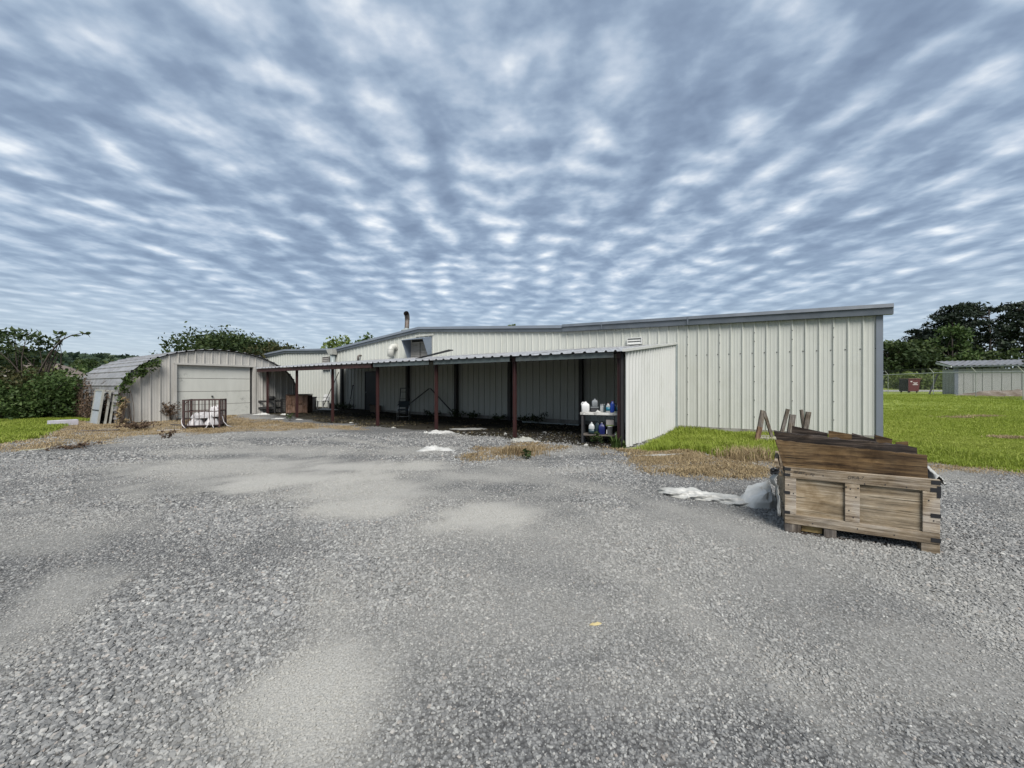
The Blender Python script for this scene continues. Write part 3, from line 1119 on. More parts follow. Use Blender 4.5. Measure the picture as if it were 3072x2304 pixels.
def build_lean_to():
    w = 3 * FT
    a, k = 2.42, 0
    rr = random.Random(4)
    while a < 20.1:
        a1 = min(a + w, 20.12)
        prof = rib_profile(-a1, -a, phase=-2.42, rib=.036, minor=False, base=.05, top=.022)
        lift = rr.uniform(-.004, .004)
        fr = LFB + rr.uniform(-.015, .015)
        mb = MB()
        sk = .24 if k == 0 else 0.0
        sheet(mb, prof, lambda x: fr, lambda x: LBB, lambda x, d, b: LL(-x + sk * (LBB - b) / (LBB - LFB) * (1 - (-x - 2.42) / w), b, lean_z(b) + d + lift))
        # underside of the same sheet, a millimetre below
        mb.build("roof_panel", GALV, lean)
        a = a1
        k += 1
    # bent-up corner of a loose sheet
    MB().hexa([LL(11.2, 10.5, 2.475), LL(9.5, 10.5, 2.70), LL(9.5, 10.75, 2.71), LL(11.2, 10.75, 2.485),
               LL(11.2, 10.5, 2.483), LL(9.5, 10.5, 2.735), LL(9.5, 10.75, 2.745), LL(11.2, 10.75, 2.493)]).build("loose_sheet", DARKSTEEL, lean)
    # posts: two flanges and a web
    for p in POSTS + [2.87]:
        zt = lean_z(9.12) - .17
        g = sz(*T(p, 9.12)[:2]) - .05
        mb = MB()
        mb.box(LL(p + .038, 9.07, g), LL(p + .028, 9.15, zt)).box(LL(p - .028, 9.07, g), LL(p - .038, 9.15, zt)).box(LL(p + .028, 9.10, g), LL(p - .028, 9.12, zt))
        mb.build("post", MAROON, lean)
    # header beam: maroon tube to the left, grey-green channel to the right, rafter ends between
    zt = LZF - .006
    MB().box(LL(20.1, LFB + .06, zt - .15), LL(11.75, LFB + .17, zt)).build("beam", MAROON, lean)
    ends = [11.72, 8.80, 5.75, 2.85]
    for i in range(3):
        p, q = ends[i] - .1, ends[i + 1] + .1
        mb = MB()
        mb.box(LL(p, LFB + .06, zt - .13), LL(q, LFB + .066, zt)).box(LL(p, LFB + .067, zt - .006), LL(q, LFB + .13, zt - .001)).box(LL(p, LFB + .067, zt - .13), LL(q, LFB + .13, zt - .124))
        mb.build("purlin", GREENSTEEL, lean)
    for p in POSTS + [2.87]:
        mb = MB()
        mb.hexa([LL(p + .05, LFB + .18, LZF - .15), LL(p - .05, LFB + .18, LZF - .15), LL(p - .05, LBB - .02, LZB - .17), LL(p + .05, LBB - .02, LZB - .17),
                 LL(p + .05, LFB + .18, LZF - .025), LL(p - .05, LFB + .18, LZF - .025), LL(p - .05, LBB - .02, LZB - .045), LL(p + .05, LBB - .02, LZB - .045)])
        mb.build("rafter", MAROON, lean)
    for b in (10.4, 11.9, 13.3):
        MB().box(LL(20.0, b, lean_z(b) - .115), LL(2.75, b + .06, lean_z(b) - .02)).build("purlin", DARKSTEEL, lean)
    # black sheet added under the roof panels to darken the interior
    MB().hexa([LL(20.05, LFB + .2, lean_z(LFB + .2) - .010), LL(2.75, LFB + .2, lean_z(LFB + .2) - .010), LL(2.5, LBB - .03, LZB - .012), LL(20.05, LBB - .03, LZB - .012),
               LL(20.05, LFB + .2, lean_z(LFB + .2) - .004), LL(2.75, LFB + .2, lean_z(LFB + .2) - .004), LL(2.5, LBB - .03, LZB - .006), LL(20.05, LBB - .03, LZB - .006)]).build("added_dark_ceiling", BLACKISH, lean)
    # columns and tie rods on the rear wall
    for p in (20.4, 14.96, 11.78, 8.85, 5.7):
        MB().box(LL(p + .07, 13.45, -.03), LL(p - .07, 13.6, 2.6)).build("wall_column", DARKSTEEL, lean)
    for p, q in (((14.85, .45), (13.36, 1.30)), ((11.88, .21), (13.28, 1.30))):
        MB().bar(LL(p[0], 13.42, p[1]), LL(q[0], 13.42, q[1]), .04, .04).build("brace", DARKSTEEL, lean)
    MB().bar(LL(20.35, 13.3, 2.2), LL(21.2, 12.9, .3), .03, .03).build("brace", DARKSTEEL, lean)
    # closed end: sheets standing on the ground to the roof
    n = 5
    ws = (13.45 - 8.94) / n
    for i in range(n):
        b0, b1 = 8.94 + i * ws, 8.94 + (i + 1) * ws
        prof = rib_profile(b0, b1, phase=8.94, rib=.04, minor=False, pitch=.2255, base=.075, top=.03)
        mb = MB()
        sheet(mb, prof, lambda x: -.02 + .06 * float(vnoise(x * 3, 1.0, 3)), lambda x: lean_z(x) - .012, lambda x, d, z: LL(2.71 - (x - 8.94) * .0577 - d, x, z))
        mb.build("side_sheet", SIDEW, lean)
    MB().hexa([LL(2.72, LFB - .02, LZF - .014), LL(2.63, LFB - .02, LZF - .014), LL(2.37, LBB, LZB - .014), LL(2.46, LBB, LZB - .014),
               LL(2.72, LFB - .02, LZF + .05), LL(2.63, LFB - .02, LZF + .05), LL(2.37, LBB, LZB + .05), LL(2.46, LBB, LZB + .05)]).build("rake_trim", SIDEW, lean)
    MB().box(LL(2.54, 13.46, .05), LL(2.36, 13.6, 2.79)).build("corner_trim", GREYDUCT, lean)
    MB().box(LL(2.80, 8.99, -.03), LL(2.74, 9.05, 2.2)).build("corner_angle", BLACKISH, lean)


build_lean_to()

# ================================================================== arched hut
AH, BH = 20.2, 7.5
HZ = .0
hut = empty("arched_hut", T(AH, BH), ROT, "grey arched-roof steel hut with a wide roll-up door left of the lean-to", "shed")


def LH(a, b, z):
    return (AH - a, b - BH, z)


HW, HS, HT = 3.26, 1.20, 3.00


def arch_z(b):
    x = min(1.0, abs((b - 7.5) / HW))
    return HS + (HT - HS) * math.sqrt(max(0, 1 - x * x))


def build_hut():
    w = 3 * FT
    spans = [(4.26, 5.92, 0), (5.92, 8.82, 1), (8.82, 10.74, 0)]
    for s0, s1, door in spans:
        n = max(1, round((s1 - s0) / w))
        for i in range(n):
            b0, b1 = s0 + (s1 - s0) * i / n, s0 + (s1 - s0) * (i + 1) / n
            prof = rib_profile(b0, b1, phase=4.26, rib=.042, pitch=.29, base=.03, top=.014)
            if len(prof) > 2:
                xs = sorted(set([p[0] for p in prof] + list(np.linspace(b0, b1, 9))))
                px_, pd_ = [p[0] for p in prof], [p[1] for p in prof]
                prof = [(x, float(np.interp(x, px_, pd_))) for x in xs]
            mb = MB()
            sheet(mb, prof, (lambda x: 2.36) if door else (lambda x: .03), lambda x: max(.1, arch_z(x) - .035), lambda x, d, z: LH(AH - d, x, z))
            mb.build("front_panel", HUTW, hut)
    # roof and side sheets, ribs running along the hut
    L0, L1 = AH - .12, 27.0
    t = [(4.24, 0.02)] + [(4.24, z) for z in np.arange(.3, 1.2, .3)]
    pts = []
    N = 240
    for i in range(N + 1):
        th = PI * i / N
        pts.append((7.5 - HW * math.cos(th), HS + (HT - HS) * math.sin(th)))
    left = [(4.24, z) for z in np.linspace(0.02, HS, 40)[:-1]]
    right = [(10.76, z) for z in np.linspace(HS, 0.02, 40)[1:]]
    path = np.array(left + pts + right)
    seg = np.hypot(*np.diff(path, axis=0).T)
    S = np.concatenate([[0], np.cumsum(seg)])
    tot = S[-1]
    n = int(round(tot / w))
    pitch = tot / (n * 3)

    def at(s):
        b, z = np.interp(s, S, path[:, 0]), np.interp(s, S, path[:, 1])
        e = .02
        b2, z2 = np.interp(min(s + e, tot), S, path[:, 0]), np.interp(min(s + e, tot), S, path[:, 1])
        b1, z1 = np.interp(max(s - e, 0), S, path[:, 0]), np.interp(max(s - e, 0), S, path[:, 1])
        tx, tz = b2 - b1, z2 - z1
        l = math.hypot(tx, tz)
        return b, z, -tz / l, tx / l
    rr = random.Random(8)
    for i in range(n):
        s0, s1 = tot * i / n, tot * (i + 1) / n
        prof = rib_profile(s0, s1, phase=pitch * .5, rib=.034, pitch=pitch, minor=False, base=.045, top=.02)
        px_, pd_ = [p[0] for p in prof], [p[1] for p in prof]
        xs = sorted(set(px_ + list(np.linspace(s0, s1, 7))))
        l0, l1 = L0 + rr.uniform(-.03, .03), L1 + rr.uniform(-.25, .25)
        mb = MB()
        vs, fs = [], []
        for s in xs:
            d = float(np.interp(s, px_, pd_))
            b, z, nx, nz = at(s)
            for l in (l0, (l0 + l1) / 2, l1):
                vs.append(LH(l, b + nx * (d + .004), z + nz * (d + .004)))
        for j in range(len(xs) - 1):
            for q in (0, 1):
                fs.append((3 * j + q, 3 * j + q + 1, 3 * j + 4 + q, 3 * j + 3 + q))
        mb.add(vs, fs)
        mb.build("roof_sheet", GALVHUT, hut)
    # inner lining keeps the light out
    mb = MB()
    vs, fs = [], []
    pp = path[::8]
    for b, z in pp:
        b, z = 7.5 + (b - 7.5) * .985, z * .985
        vs += [LH(AH + .12, b, z), LH(L1 - .3, b, z)]
    for j in range(len(pp) - 1):
        fs.append((2 * j, 2 * j + 1, 2 * j + 3, 2 * j + 2))
    vs += [LH(L1 - .35, 7.5, .02)]
    nv = len(vs) - 1
    for j in range(len(pp) - 1):
        fs.append((2 * j + 1, nv, 2 * j + 3))
    mb.add(vs, fs)
    mb.build("inner_shell", DARKSTEEL, hut)
    # door opening trim, four door sections
    tr = MB().box(LH(AH - .05, 5.86, .02), LH(AH + .14, 5.95, 2.37)).box(LH(AH - .05, 8.79, .06), LH(AH + .14, 8.88, 2.37)).box(LH(AH - .055, 5.86, 2.30), LH(AH + .14, 8.88, 2.38))
    tr.build("door_surround", HUTW, hut)
    dm, nt, bs = new_mat("door_paint")
    v = mapped(nt, (1, 1, 1), rnd=False)
    d = noise_node(nt, v, 5, 6, .75, .8)
    reg = noise_node(nt, v, .9, 2, .5)
    dd = nt.nodes.new("ShaderNodeMath")
    dd.operation = 'MULTIPLY'
    nt.links.new(ramp_node(nt, d, [(.55, 0.0), (.66, .8)]), dd.inputs[0])
    nt.links.new(ramp_node(nt, reg, [(.46, 0.0), (.60, 1.0)]), dd.inputs[1])
    vs_ = noise_node(nt, mapped(nt, (2, 2, .4), rnd=False), 2, 4, .6)
    base = ramp_node(nt, vs_, [(.3, (.54, .545, .50)), (.7, (.61, .615, .565))])
    nt.links.new(mix_rgb(nt, dd.outputs[0], base, (.26, .27, .25)), bs.inputs["Base Color"])
    bs.inputs["Roughness"].default_value = .5
    door = MB().box(LH(AH + .13, 5.95, .03), LH(AH + .15, 8.79, .06)).build("door", DARKSTEEL, hut)
    hh = (2.30 - .07) / 4
    for i in range(4):
        z0 = .07 + i * hh
        MB().box(LH(AH + .09, 5.955, z0 + .007), LH(AH + .128, 8.70, z0 + hh - .007)).build("door_section", dm, door, bevel=.006)
    MB().box(LH(AH + .10, 8.70, .07), LH(AH + .128, 8.79, 2.30)).build("door_gap", BLACKISH, door)
    MB().lathe([(.035, 0), (.035, .05)], LH(AH + .06, 7.2, .95), 8).build("door_handle", DARKSTEEL, door)


build_hut()

# ================================================================== plants
BARK = M("bark", (.085, .065, .05), (.045, .036, .03), 9, .9, stretch=(1, 1, .25), bmp=.5)
PINEBARK = M("pine_bark", (.060, .045, .038), (.03, .024, .022), 7, .9, stretch=(1, 1, .3), bmp=.5)
TWIG = M("dead_twig", (.11, .075, .05), (.055, .038, .028), 12, .9)
LEAF_DARK = leaf_mat("leaf_dark_green", (.018, .034, .012), (.044, .072, .022), (.11, .14, .045))
LEAF_MID = leaf_mat("leaf_mid_green", (.030, .058, .016), (.062, .105, .028), (.12, .165, .05))
LEAF_LIGHT = leaf_mat("leaf_light_green", (.07, .11, .025), (.14, .19, .05), (.25, .29, .09))
LEAF_OLIVE = leaf_mat("leaf_olive_brown", (.028, .034, .014), (.060, .066, .024), (.13, .11, .04))
LEAF_PINE = leaf_mat("pine_needles", (.009, .016, .010), (.020, .033, .019), (.042, .058, .030), .1)
LEAF_VINE = leaf_mat("vine_leaf", (.030, .058, .016), (.080, .125, .036), (.17, .22, .07))
GRASS = leaf_mat("lawn_grass", (.14, .20, .022), (.28, .355, .044), (.46, .50, .125), .35)
DRYGRASS = leaf_mat("dry_grass", (.18, .125, .068), (.42, .32, .18), (.60, .49, .30), .3)
DEADWEED = leaf_mat("dead_weed", (.05, .032, .022), (.11, .072, .045), (.20, .14, .09), .1)


def rand_dirs(r, n):
    v = r.normal(size=(n, 3))
    return v / np.linalg.norm(v, axis=1)[:, None]


def leaf_quads(P, size, r, long=1.7, droop=0.0):
    """One pointed quad per point, random attitude."""
    n = len(P)
    d = rand_dirs(r, n)
    d[:, 2] -= droop
    d /= np.linalg.norm(d, axis=1)[:, None]
    s = np.cross(d, rand_dirs(r, n))
    s /= np.linalg.norm(s, axis=1)[:, None] + 1e-9
    sz_ = size * r.uniform(.6, 1.35, n)[:, None]
    L, W = d * sz_ * long * .5, s * sz_ * .5
    up = np.cross(d, s) * sz_ * .12
    V = np.stack([P - L, P + W * .9 + up, P + L, P - W * .9 + up], 1).reshape(-1, 3)
    F = np.arange(4 * n).reshape(-1, 4)
    return V, F


def clump_points(c, rad, n, r, shell=.55):
    """Points through an ellipsoid, denser to the outside, broken by a few holes."""
    d = rand_dirs(r, n)
    rr = r.random(n) ** (1 / 3.0)
    rr = shell * np.maximum(rr, .55) + (1 - shell) * rr
    lump = 1 + .28 * np.sin(d[:, 0] * 5 + c[0]) * np.cos(d[:, 1] * 6 + c[1]) + .18 * np.sin(d[:, 2] * 9 + c[2])
    return np.array(c) + d * (rr * lump)[:, None] * np.array(rad)


def foliage(name, mat, parent, clumps, size, dens, seed, long=1.7, droop=0.0, top_tint=True, shell=.55):
    r = np.random.default_rng(seed)
    Vs, Fs, Ts, off = [], [], [], 0
    for (c, rad) in clumps:
        rad = np.array(rad if hasattr(rad, "__len__") else (rad,) * 3, dtype=float)
        area = (rad[0] * rad[1] + rad[1] * rad[2] + rad[0] * rad[2]) * 4.2
        n = max(3, int(dens * area / (size * size)))
        P = clump_points(c, rad, n, r, shell)
        V, F = leaf_quads(P, size, r, long, droop)
        base = r.uniform(.25, .6)
        t = np.clip(base + r.normal(0, .17, n) + .12 * (P[:, 2] - c[2]) / rad[2], 0, 1)
        Vs.append(V); Fs.append(F + off); Ts.append(t)
        off += len(V)
    return mesh_np(name, np.concatenate(Vs), np.concatenate(Fs), mat, parent, np.concatenate(Ts))


def limbs(name, mat, parent, base_r, paths):
    mb = MB()
    for path, r0, r1 in paths:
        n = len(path)
        mb.tube(path, [r0 + (r1 - r0) * i / (n - 1) for i in range(n)], 7)
    return mb.build(name, mat, parent, smooth=True)


def bend(p, q, seed, k=5, amt=.12):
    rr = random.Random(seed)
    p, q = Vector(p), Vector(q)
    L = (q - p).length
    off = Vector((rr.uniform(-1, 1), rr.uniform(-1, 1), rr.uniform(0, 1))) * L * amt
    return [p.lerp(q, t) + off * math.sin(PI * t) for t in [i / k for i in range(k + 1)]]


def broad_tree(name, label, loc, H, W, seed, mat, size=.22, dens=.55, trunk_h=.3, nclump=16, group=None, cat="tree", bark=None, flat=.6, r0=None, trunk=True):
    rr = random.Random(seed)
    x, y = loc
    z = gz(x, y)
    t = empty(name, (x, y, z), 0, label, cat, group)
    cl = []
    for i in range(nclump):
        th = rr.uniform(0, 2 * PI)
        u = rr.random() ** .6
        zc = H * (trunk_h + (1 - trunk_h) * rr.uniform(.12, .86))
        env = math.sqrt(max(.05, 1 - ((zc / H - (trunk_h + .5 * (1 - trunk_h))) / (.62 * (1 - trunk_h))) ** 2))
        rad = W * rr.uniform(.17, .30)
        cl.append(((math.cos(th) * W * .5 * u * env, math.sin(th) * W * .5 * u * env, zc), (rad, rad, rad * flat * rr.uniform(.8, 1.2))))
    foliage("crown", mat, t, cl, size, dens, seed)
    paths = []
    r0 = r0 or H * .022
    if trunk:
        tp = bend((0, 0, -.2), (rr.uniform(-.06, .06) * H, rr.uniform(-.06, .06) * H, H * .72), seed, 6, .04)
        paths.append((tp, r0, r0 * .35))
        for i, (c, rad) in enumerate(cl):
            q = tp[min(5, 1 + int(5 * c[2] / H * .7))]
            paths.append((bend(q, c, seed + i, 4, .12), r0 * .38, r0 * .08))
    else:
        for i, (c, rad) in enumerate(cl):
            paths.append((bend((rr.uniform(-.1, .1) * W, rr.uniform(-.1, .1) * W, -.1), c, seed + i, 4, .1), r0 * .5, r0 * .1))
    limbs("trunk" if trunk else "stem", bark or BARK, t, r0, paths)
    return t


def pine(label, loc, H, W, seed, first=.35):
    rr = random.Random(seed)
    x, y = loc
    z = gz(x, y)
    t = empty("pine_tree", (x, y, z), 0, label, "tree", "pine trees behind the far shed")
    tp = bend((0, 0, -.5), (rr.uniform(-.03, .03) * H, 0, H * .96), seed, 8, .02)
    r0 = H * .017
    paths = [(tp, r0, r0 * .25)]
    cl = []
    n = 30
    for i in range(n):
        f = first + (1 - first) * (i / (n - 1)) ** .85
        reach = W * .5 * (1 - ((f - .62) / .55) ** 2 * .9) * rr.uniform(.55, 1.05)
        reach = max(.5, reach)
        th = rr.uniform(0, 2 * PI)
        q = Vector(tp[min(8, int(f * 8))])
        c = (q.x + math.cos(th) * reach, q.y + math.sin(th) * reach, f * H * .97)
        rad = W * rr.uniform(.10, .17)
        cl.append((c, (rad * 1.25, rad * 1.25, rad * .62)))
        if rr.random() < .8:
            cl.append(((q.x + math.cos(th) * reach * .55, q.y + math.sin(th) * reach * .55, c[2] - .1), (rad * .9, rad * .9, rad * .5)))
        paths.append((bend((q.x, q.y, f * H * .95 - .6), c, seed + i, 3, .06), r0 * .28, r0 * .08))
    foliage("crown", LEAF_PINE, t, cl, .36, .48, seed, 2.4)
    limbs("trunk", PINEBARK, t, r0, paths)
    return t


def build_trees():
    # pines at the far right
    for i, (x, y, H, W, lb) in enumerate((
            (116, 88, 18.5, 10, "tallest dark pine at the right edge of the picture"),
            (107.5, 88, 17.2, 9, "dark pine with open gaps left of the tallest pine"),
            (108.5, 93, 17.8, 9, "dark broad pine standing behind the far shed's middle"),
            (101.0, 90, 17.6, 8.5, "leftmost tall pine rising above the far shed roof"),
            (128, 92, 20, 11, "dark pine standing behind the tallest pine"),
            (98, 94, 12.0, 8, "short rough pine between building corner and tall pines"))):
        pine(lb, (x, y), H, W, 100 + i, .30 if i < 5 else .15)
    for i, (x, y, H, W, mt, lb) in enumerate((
            (82.0, 84, 12.0, 9, LEAF_DARK, "rounded dark tree right beside the building's corner trim"),
            (88.5, 86, 10.5, 9, LEAF_DARK, "dark leafy tree second from the building's corner trim"),
            (94.5, 84, 14.0, 8.5, LEAF_MID, "light green leafy tree in front of the left tall pine"),
            (101, 84, 7.5, 9, LEAF_DARK, "low dark tree behind the far shed's left end"),
            (109, 84, 3.0, 7, LEAF_DARK, "low dark tree behind the far shed's right end"),
            (120, 86, 8.5, 9, LEAF_MID, "dark leafy tree at the far right behind the shed roof"),
            (92, 88, 9.0, 9, LEAF_DARK, "dark tree filling the gap left of the light green tree"),
            (74, 88, 11.0, 9, LEAF_DARK, "dark tree half hidden behind the right end of the long building"),
            (64, 92, 10.0, 10, LEAF_MID, "green tree hidden farther behind the long building's right end"))):
        broad_tree("leafy_tree", lb, (x, y), H, W, 200 + i, mt, .46, .62, .06, 24, "leafy trees below the pines")
    for i, (x, y, H, W, mt, lb) in enumerate((
            (77, 76, 2.8, 7, LEAF_LIGHT, "pale bush on the bank behind the dumpster's dark side"),
            (82.5, 76.5, 2.6, 6, LEAF_LIGHT, "pale bush on the bank between dumpster and fence post"),
            (87.5, 76, 3.6, 6, LEAF_LIGHT, "tall pale bush on the bank left of the far shed"),
            (95, 77, 3.0, 8, LEAF_MID, "green bush on the bank behind the far shed"))):
        broad_tree("bush", lb, (x, y), H, W, 260 + i, mt, .30, .6, .0, 18, "bushes on the far bank", cat="bush", trunk=False, flat=.7)
    # behind the hut and the long building
    broad_tree("leafy_tree", "wide dark tree rising behind the arched hut roof", (-21.5, 30.0), 4.75, 6.6, 21, LEAF_DARK, .14, .55, .45, 34, flat=.62)
    broad_tree("leafy_tree", "dark tree crown reaching from behind the hut over the back roof", (-18.4, 29.6), 4.65, 4.2, 22, LEAF_OLIVE, .14, .5, .45, 20, flat=.65)
    broad_tree("leafy_tree", "light green treetop over the valley downpipe", (-18.2, 40.0), 7.0, 3.4, 23, LEAF_LIGHT, .24, .5, .3, 12, flat=.9)
    broad_tree("leafy_tree", "small green treetop left of the roof flue", (-18.6, 48.0), 8.0, 2.9, 24, LEAF_MID, .26, .55, .4, 10, flat=.8)
    broad_tree("leafy_tree", "small green treetop above the middle of the roof", (0.15, 45.0), 8.95, 2.4, 25, LEAF_LIGHT, .26, .5, .5, 8, flat=.6)
    # left: arching tree, shrubs
    t = empty("arching_tree", (-22.3, 18.2, 0), 0, "arching open-branched tree at the left edge of the picture", "tree")
    rr = random.Random(5)
    cl, paths = [], []

    def px(x, y, Y):      # world offset from the tree base for a direction seen from the yard
        return ((x - 1536) / 1170 * Y + 22.3, Y - 18.2, 1.45 - (y - 1156) / 1170 * Y)
    pts = [(-60, 1010, 17.5, .75), (-20, 1040, 19, .8), (15, 1012, 17.5, .5), (45, 1000, 18.3, .42), (85, 1003, 18, .40), (110, 1018, 18, .36), (135, 1030, 18.5, .34),
           (60, 1050, 18.6, .55), (20, 1060, 19, .6), (105, 1058, 18.8, .5), (150, 1050, 18.4, .26), (170, 1018, 17.8, .22), (182, 1004, 17.8, .20), (200, 1000, 17.8, .14),
           (160, 1070, 18.5, .25), (175, 1062, 18.2, .16), (130, 1090, 19, .5), (70, 1095, 19, .75), (10, 1110, 19, .8), (-50, 1090, 19, .9), (180, 1028, 17.9, .16),
           (232, 1004, 17.6, .11), (246, 999, 17.6, .10), (260, 999, 17.6, .09), (268, 1002, 17.6, .07), (220, 1006, 17.7, .09)]
    for i, (a, b, Y, r_) in enumerate(pts):
        c = px(a, b, Y)
        cl.append((c, (r_ * 1.15, r_ * 1.15, r_ * .75)))
        if i < 21:
            paths.append((bend((rr.uniform(-.3, .3), rr.uniform(-.2, .2), -.1), c, i, 6, .1), .045, .008))
    arm = [px(60, 1240, 18.2), px(110, 1130, 18), px(150, 1060, 17.8), px(185, 1020, 17.7), px(215, 1006, 17.6), px(245, 1000, 17.6), px(270, 999, 17.6)]
    paths.append((arm, .05, .006))
    foliage("crown", LEAF_DARK, t, cl, .12, .34, 7, 1.9, .15, shell=.3)
    limbs("trunk", BARK, t, .1, paths)
    broad_tree("shrub", "dense dark green shrub mass left of the arched hut", (-21.2, 17.5), 1.75, 3.6, 31, LEAF_MID, .085, .5, .0, 26, cat="shrub", trunk=False, flat=.75)
    broad_tree("shrub", "big dark shrub at the very left edge of the lawn", (-23.9, 17.8), 2.0, 4.4, 32, LEAF_OLIVE, .09, .55, .0, 26, cat="shrub", trunk=False, flat=.75)
    broad_tree("shrub", "low shrub with pale leaf tips at the left lawn edge", (-21.2, 16.2), 1.15, 2.6, 33, LEAF_MID, .08, .45, .0, 16, cat="shrub", trunk=False, flat=.7)
    broad_tree("shrub", "thin-stemmed shrub right beside the hut's vine-covered side", (-19.6, 18.0), 1.5, 1.8, 34, LEAF_MID, .10, .34, .25, 16, cat="shrub", trunk=False, flat=.8)
    broad_tree("leafy_tree", "yellow-green tree in front of the distant house roof", (-33.6, 28.0), 3.2, 2.2, 35, LEAF_LIGHT, .2, .6, .1, 18)
    broad_tree("leafy_tree", "grey-green tree just right of the distant house roof", (-69.5, 62.0), 4.6, 5.0, 36, LEAF_MID, .32, .7, .0, 18)
    broad_tree("leafy_tree", "round dark tree standing below the wooded hill", (-79.3, 74.0), 6.6, 6.5, 37, LEAF_DARK, .4, .75, .0, 22)
    broad_tree("leafy_tree", "green tree under the hill left of the hut roof crest", (-89, 86.0), 6.2, 9, 38, LEAF_MID, .5, .75, .0, 18)
    broad_tree("leafy_tree", "dark tree close behind the hut's sloping roof", (-78, 80.0), 6.6, 9, 39, LEAF_DARK, .45, .75, .0, 16)


build_trees()


def build_hills():
    """Wooded hill: land with tree-sized humps."""
    n, m = 220, 50
    th = np.linspace(math.radians(-64), math.radians(-8), n)
    rad = np.linspace(230, 560, m)
    TH, R_ = np.meshgrid(th, rad)
    x, y = R_ * np.sin(TH), R_ * np.cos(TH)
    prof = np.interp(np.degrees(th), [-64, -54, -50, -46, -43, -40, -36, -30, -8], [14, 17, 18, 18, 17, 13, 8, 4, 0])
    z = prof[None, :] * ss(R_, 235, 430) + 1.0
    z = z + (1 - np.abs(2 * vnoise(x / 9, y / 9, 3) - 1)) * 4.0 + vnoise(x / 4, y / 4, 8) * 2.0 - 2
    i = np.arange(n * m).reshape(m, n)
    F = np.stack([i[:-1, :-1], i[:-1, 1:], i[1:, 1:], i[1:, :-1]], -1).reshape(-1, 4)
    m_ = M("wooded_hill", (.030, .052, .034), (.070, .100, .052), .22, .95, coord="Object", lo=.35, hi=.7)  # slight blue in the greens stands in for distance haze
    o = mesh_np("wooded_hill", np.stack([x.ravel(), y.ravel(), z.ravel()], 1), F, m_)
    tag(o, kind="structure")
    # leaf canopy on the crest so the outline is ragged
    r = np.random.default_rng(3)
    k = 16000
    ti = r.uniform(math.radians(-60), math.radians(-30), k)
    ri = r.uniform(300, 520, k)
    xx, yy = ri * np.sin(ti), ri * np.cos(ti)
    zz = np.interp(np.degrees(ti), np.degrees(th), prof) * ss(ri, 235, 430) + 1 + (1 - np.abs(2 * vnoise(xx / 9, yy / 9, 3) - 1)) * 4 + r.uniform(-1.5, 1.6, k)
    V, F = leaf_quads(np.stack([xx, yy, zz], 1), 3.2, r, 1.3)
    o = mesh_np("hill_forest", V, F, leaf_mat("far_leaf", (.022, .042, .030), (.042, .072, .046), (.075, .11, .06)), None, r.random(k))  # leaf colours shifted towards blue, haze put into the colour
    tag(o, "far wooded hill canopy on the left horizon", "forest", kind="stuff")


build_hills()


def blades(P, h, r, width=.008, lean=.5, n_per=5, spread=.03):
    """Tufts: n_per bent blades at each point, two quads each."""
    n = len(P)
    k = n * n_per
    base = np.repeat(P, n_per, 0) + np.concatenate([r.normal(0, spread, (k, 2)), np.zeros((k, 1))], 1)
    hh = np.repeat(h, n_per) * r.uniform(.55, 1.15, k)
    th = r.uniform(0, 2 * PI, k)
    d = np.stack([np.cos(th), np.sin(th), np.zeros(k)], 1)
    s = np.stack([-np.sin(th), np.cos(th), np.zeros(k)], 1) * (width * (hh / hh.mean()) ** .5)[:, None]
    ln = (lean * r.uniform(.1, 1.0, k))[:, None]
    m1 = base + d * hh[:, None] * ln * .3 + np.array([0, 0, 1]) * (hh * .6)[:, None]
    tp = base + d * hh[:, None] * ln + np.array([0, 0, 1]) * (hh * (1 - .35 * ln[:, 0]))[:, None]
    V = np.stack([base - s, base + s, m1 + s * .8, m1 - s * .8, tp + s * .1, tp - s * .1], 1).reshape(-1, 3)
    q = np.arange(k)[:, None] * 6
    F = np.concatenate([q + np.array([[0, 1, 2, 3]]), q + np.array([[3, 2, 4, 5]])], 1).reshape(-1, 4)
    big = fbm(P[:, 0] * .35, P[:, 1] * .5, 91, 4) * 1.5 - .5
    t = np.repeat(np.clip(np.repeat(r.random(n) * .45 + big * .35, n_per) + r.random(k) * .4, 0, 1), 2)
    return V, F, t


def grass_patch(name, label, cat, mat, x, y, h, r, width, lean, n_per, spread, z=None):
    z = surf_z(x, y) if z is None else z
    V, F, t = blades(np.stack([x, y, z], 1), h, r, width, lean, n_per, spread)
    o = mesh_np(name, V, F, mat, None, t)
    return tag(o, label, cat, kind="stuff")


def not_built(x, y):
    """True where no building stands."""
    a, b = x * UX + y * UY, x * VX + y * VY
    return ~((b > 13.62) & (a > -2.6)) & ~((a > 20.15) & (b > 4.2) & (b < 10.8) & (a < 27.1)) & ~((a > 2.4) & (a < 20.2) & (b > 8.9))


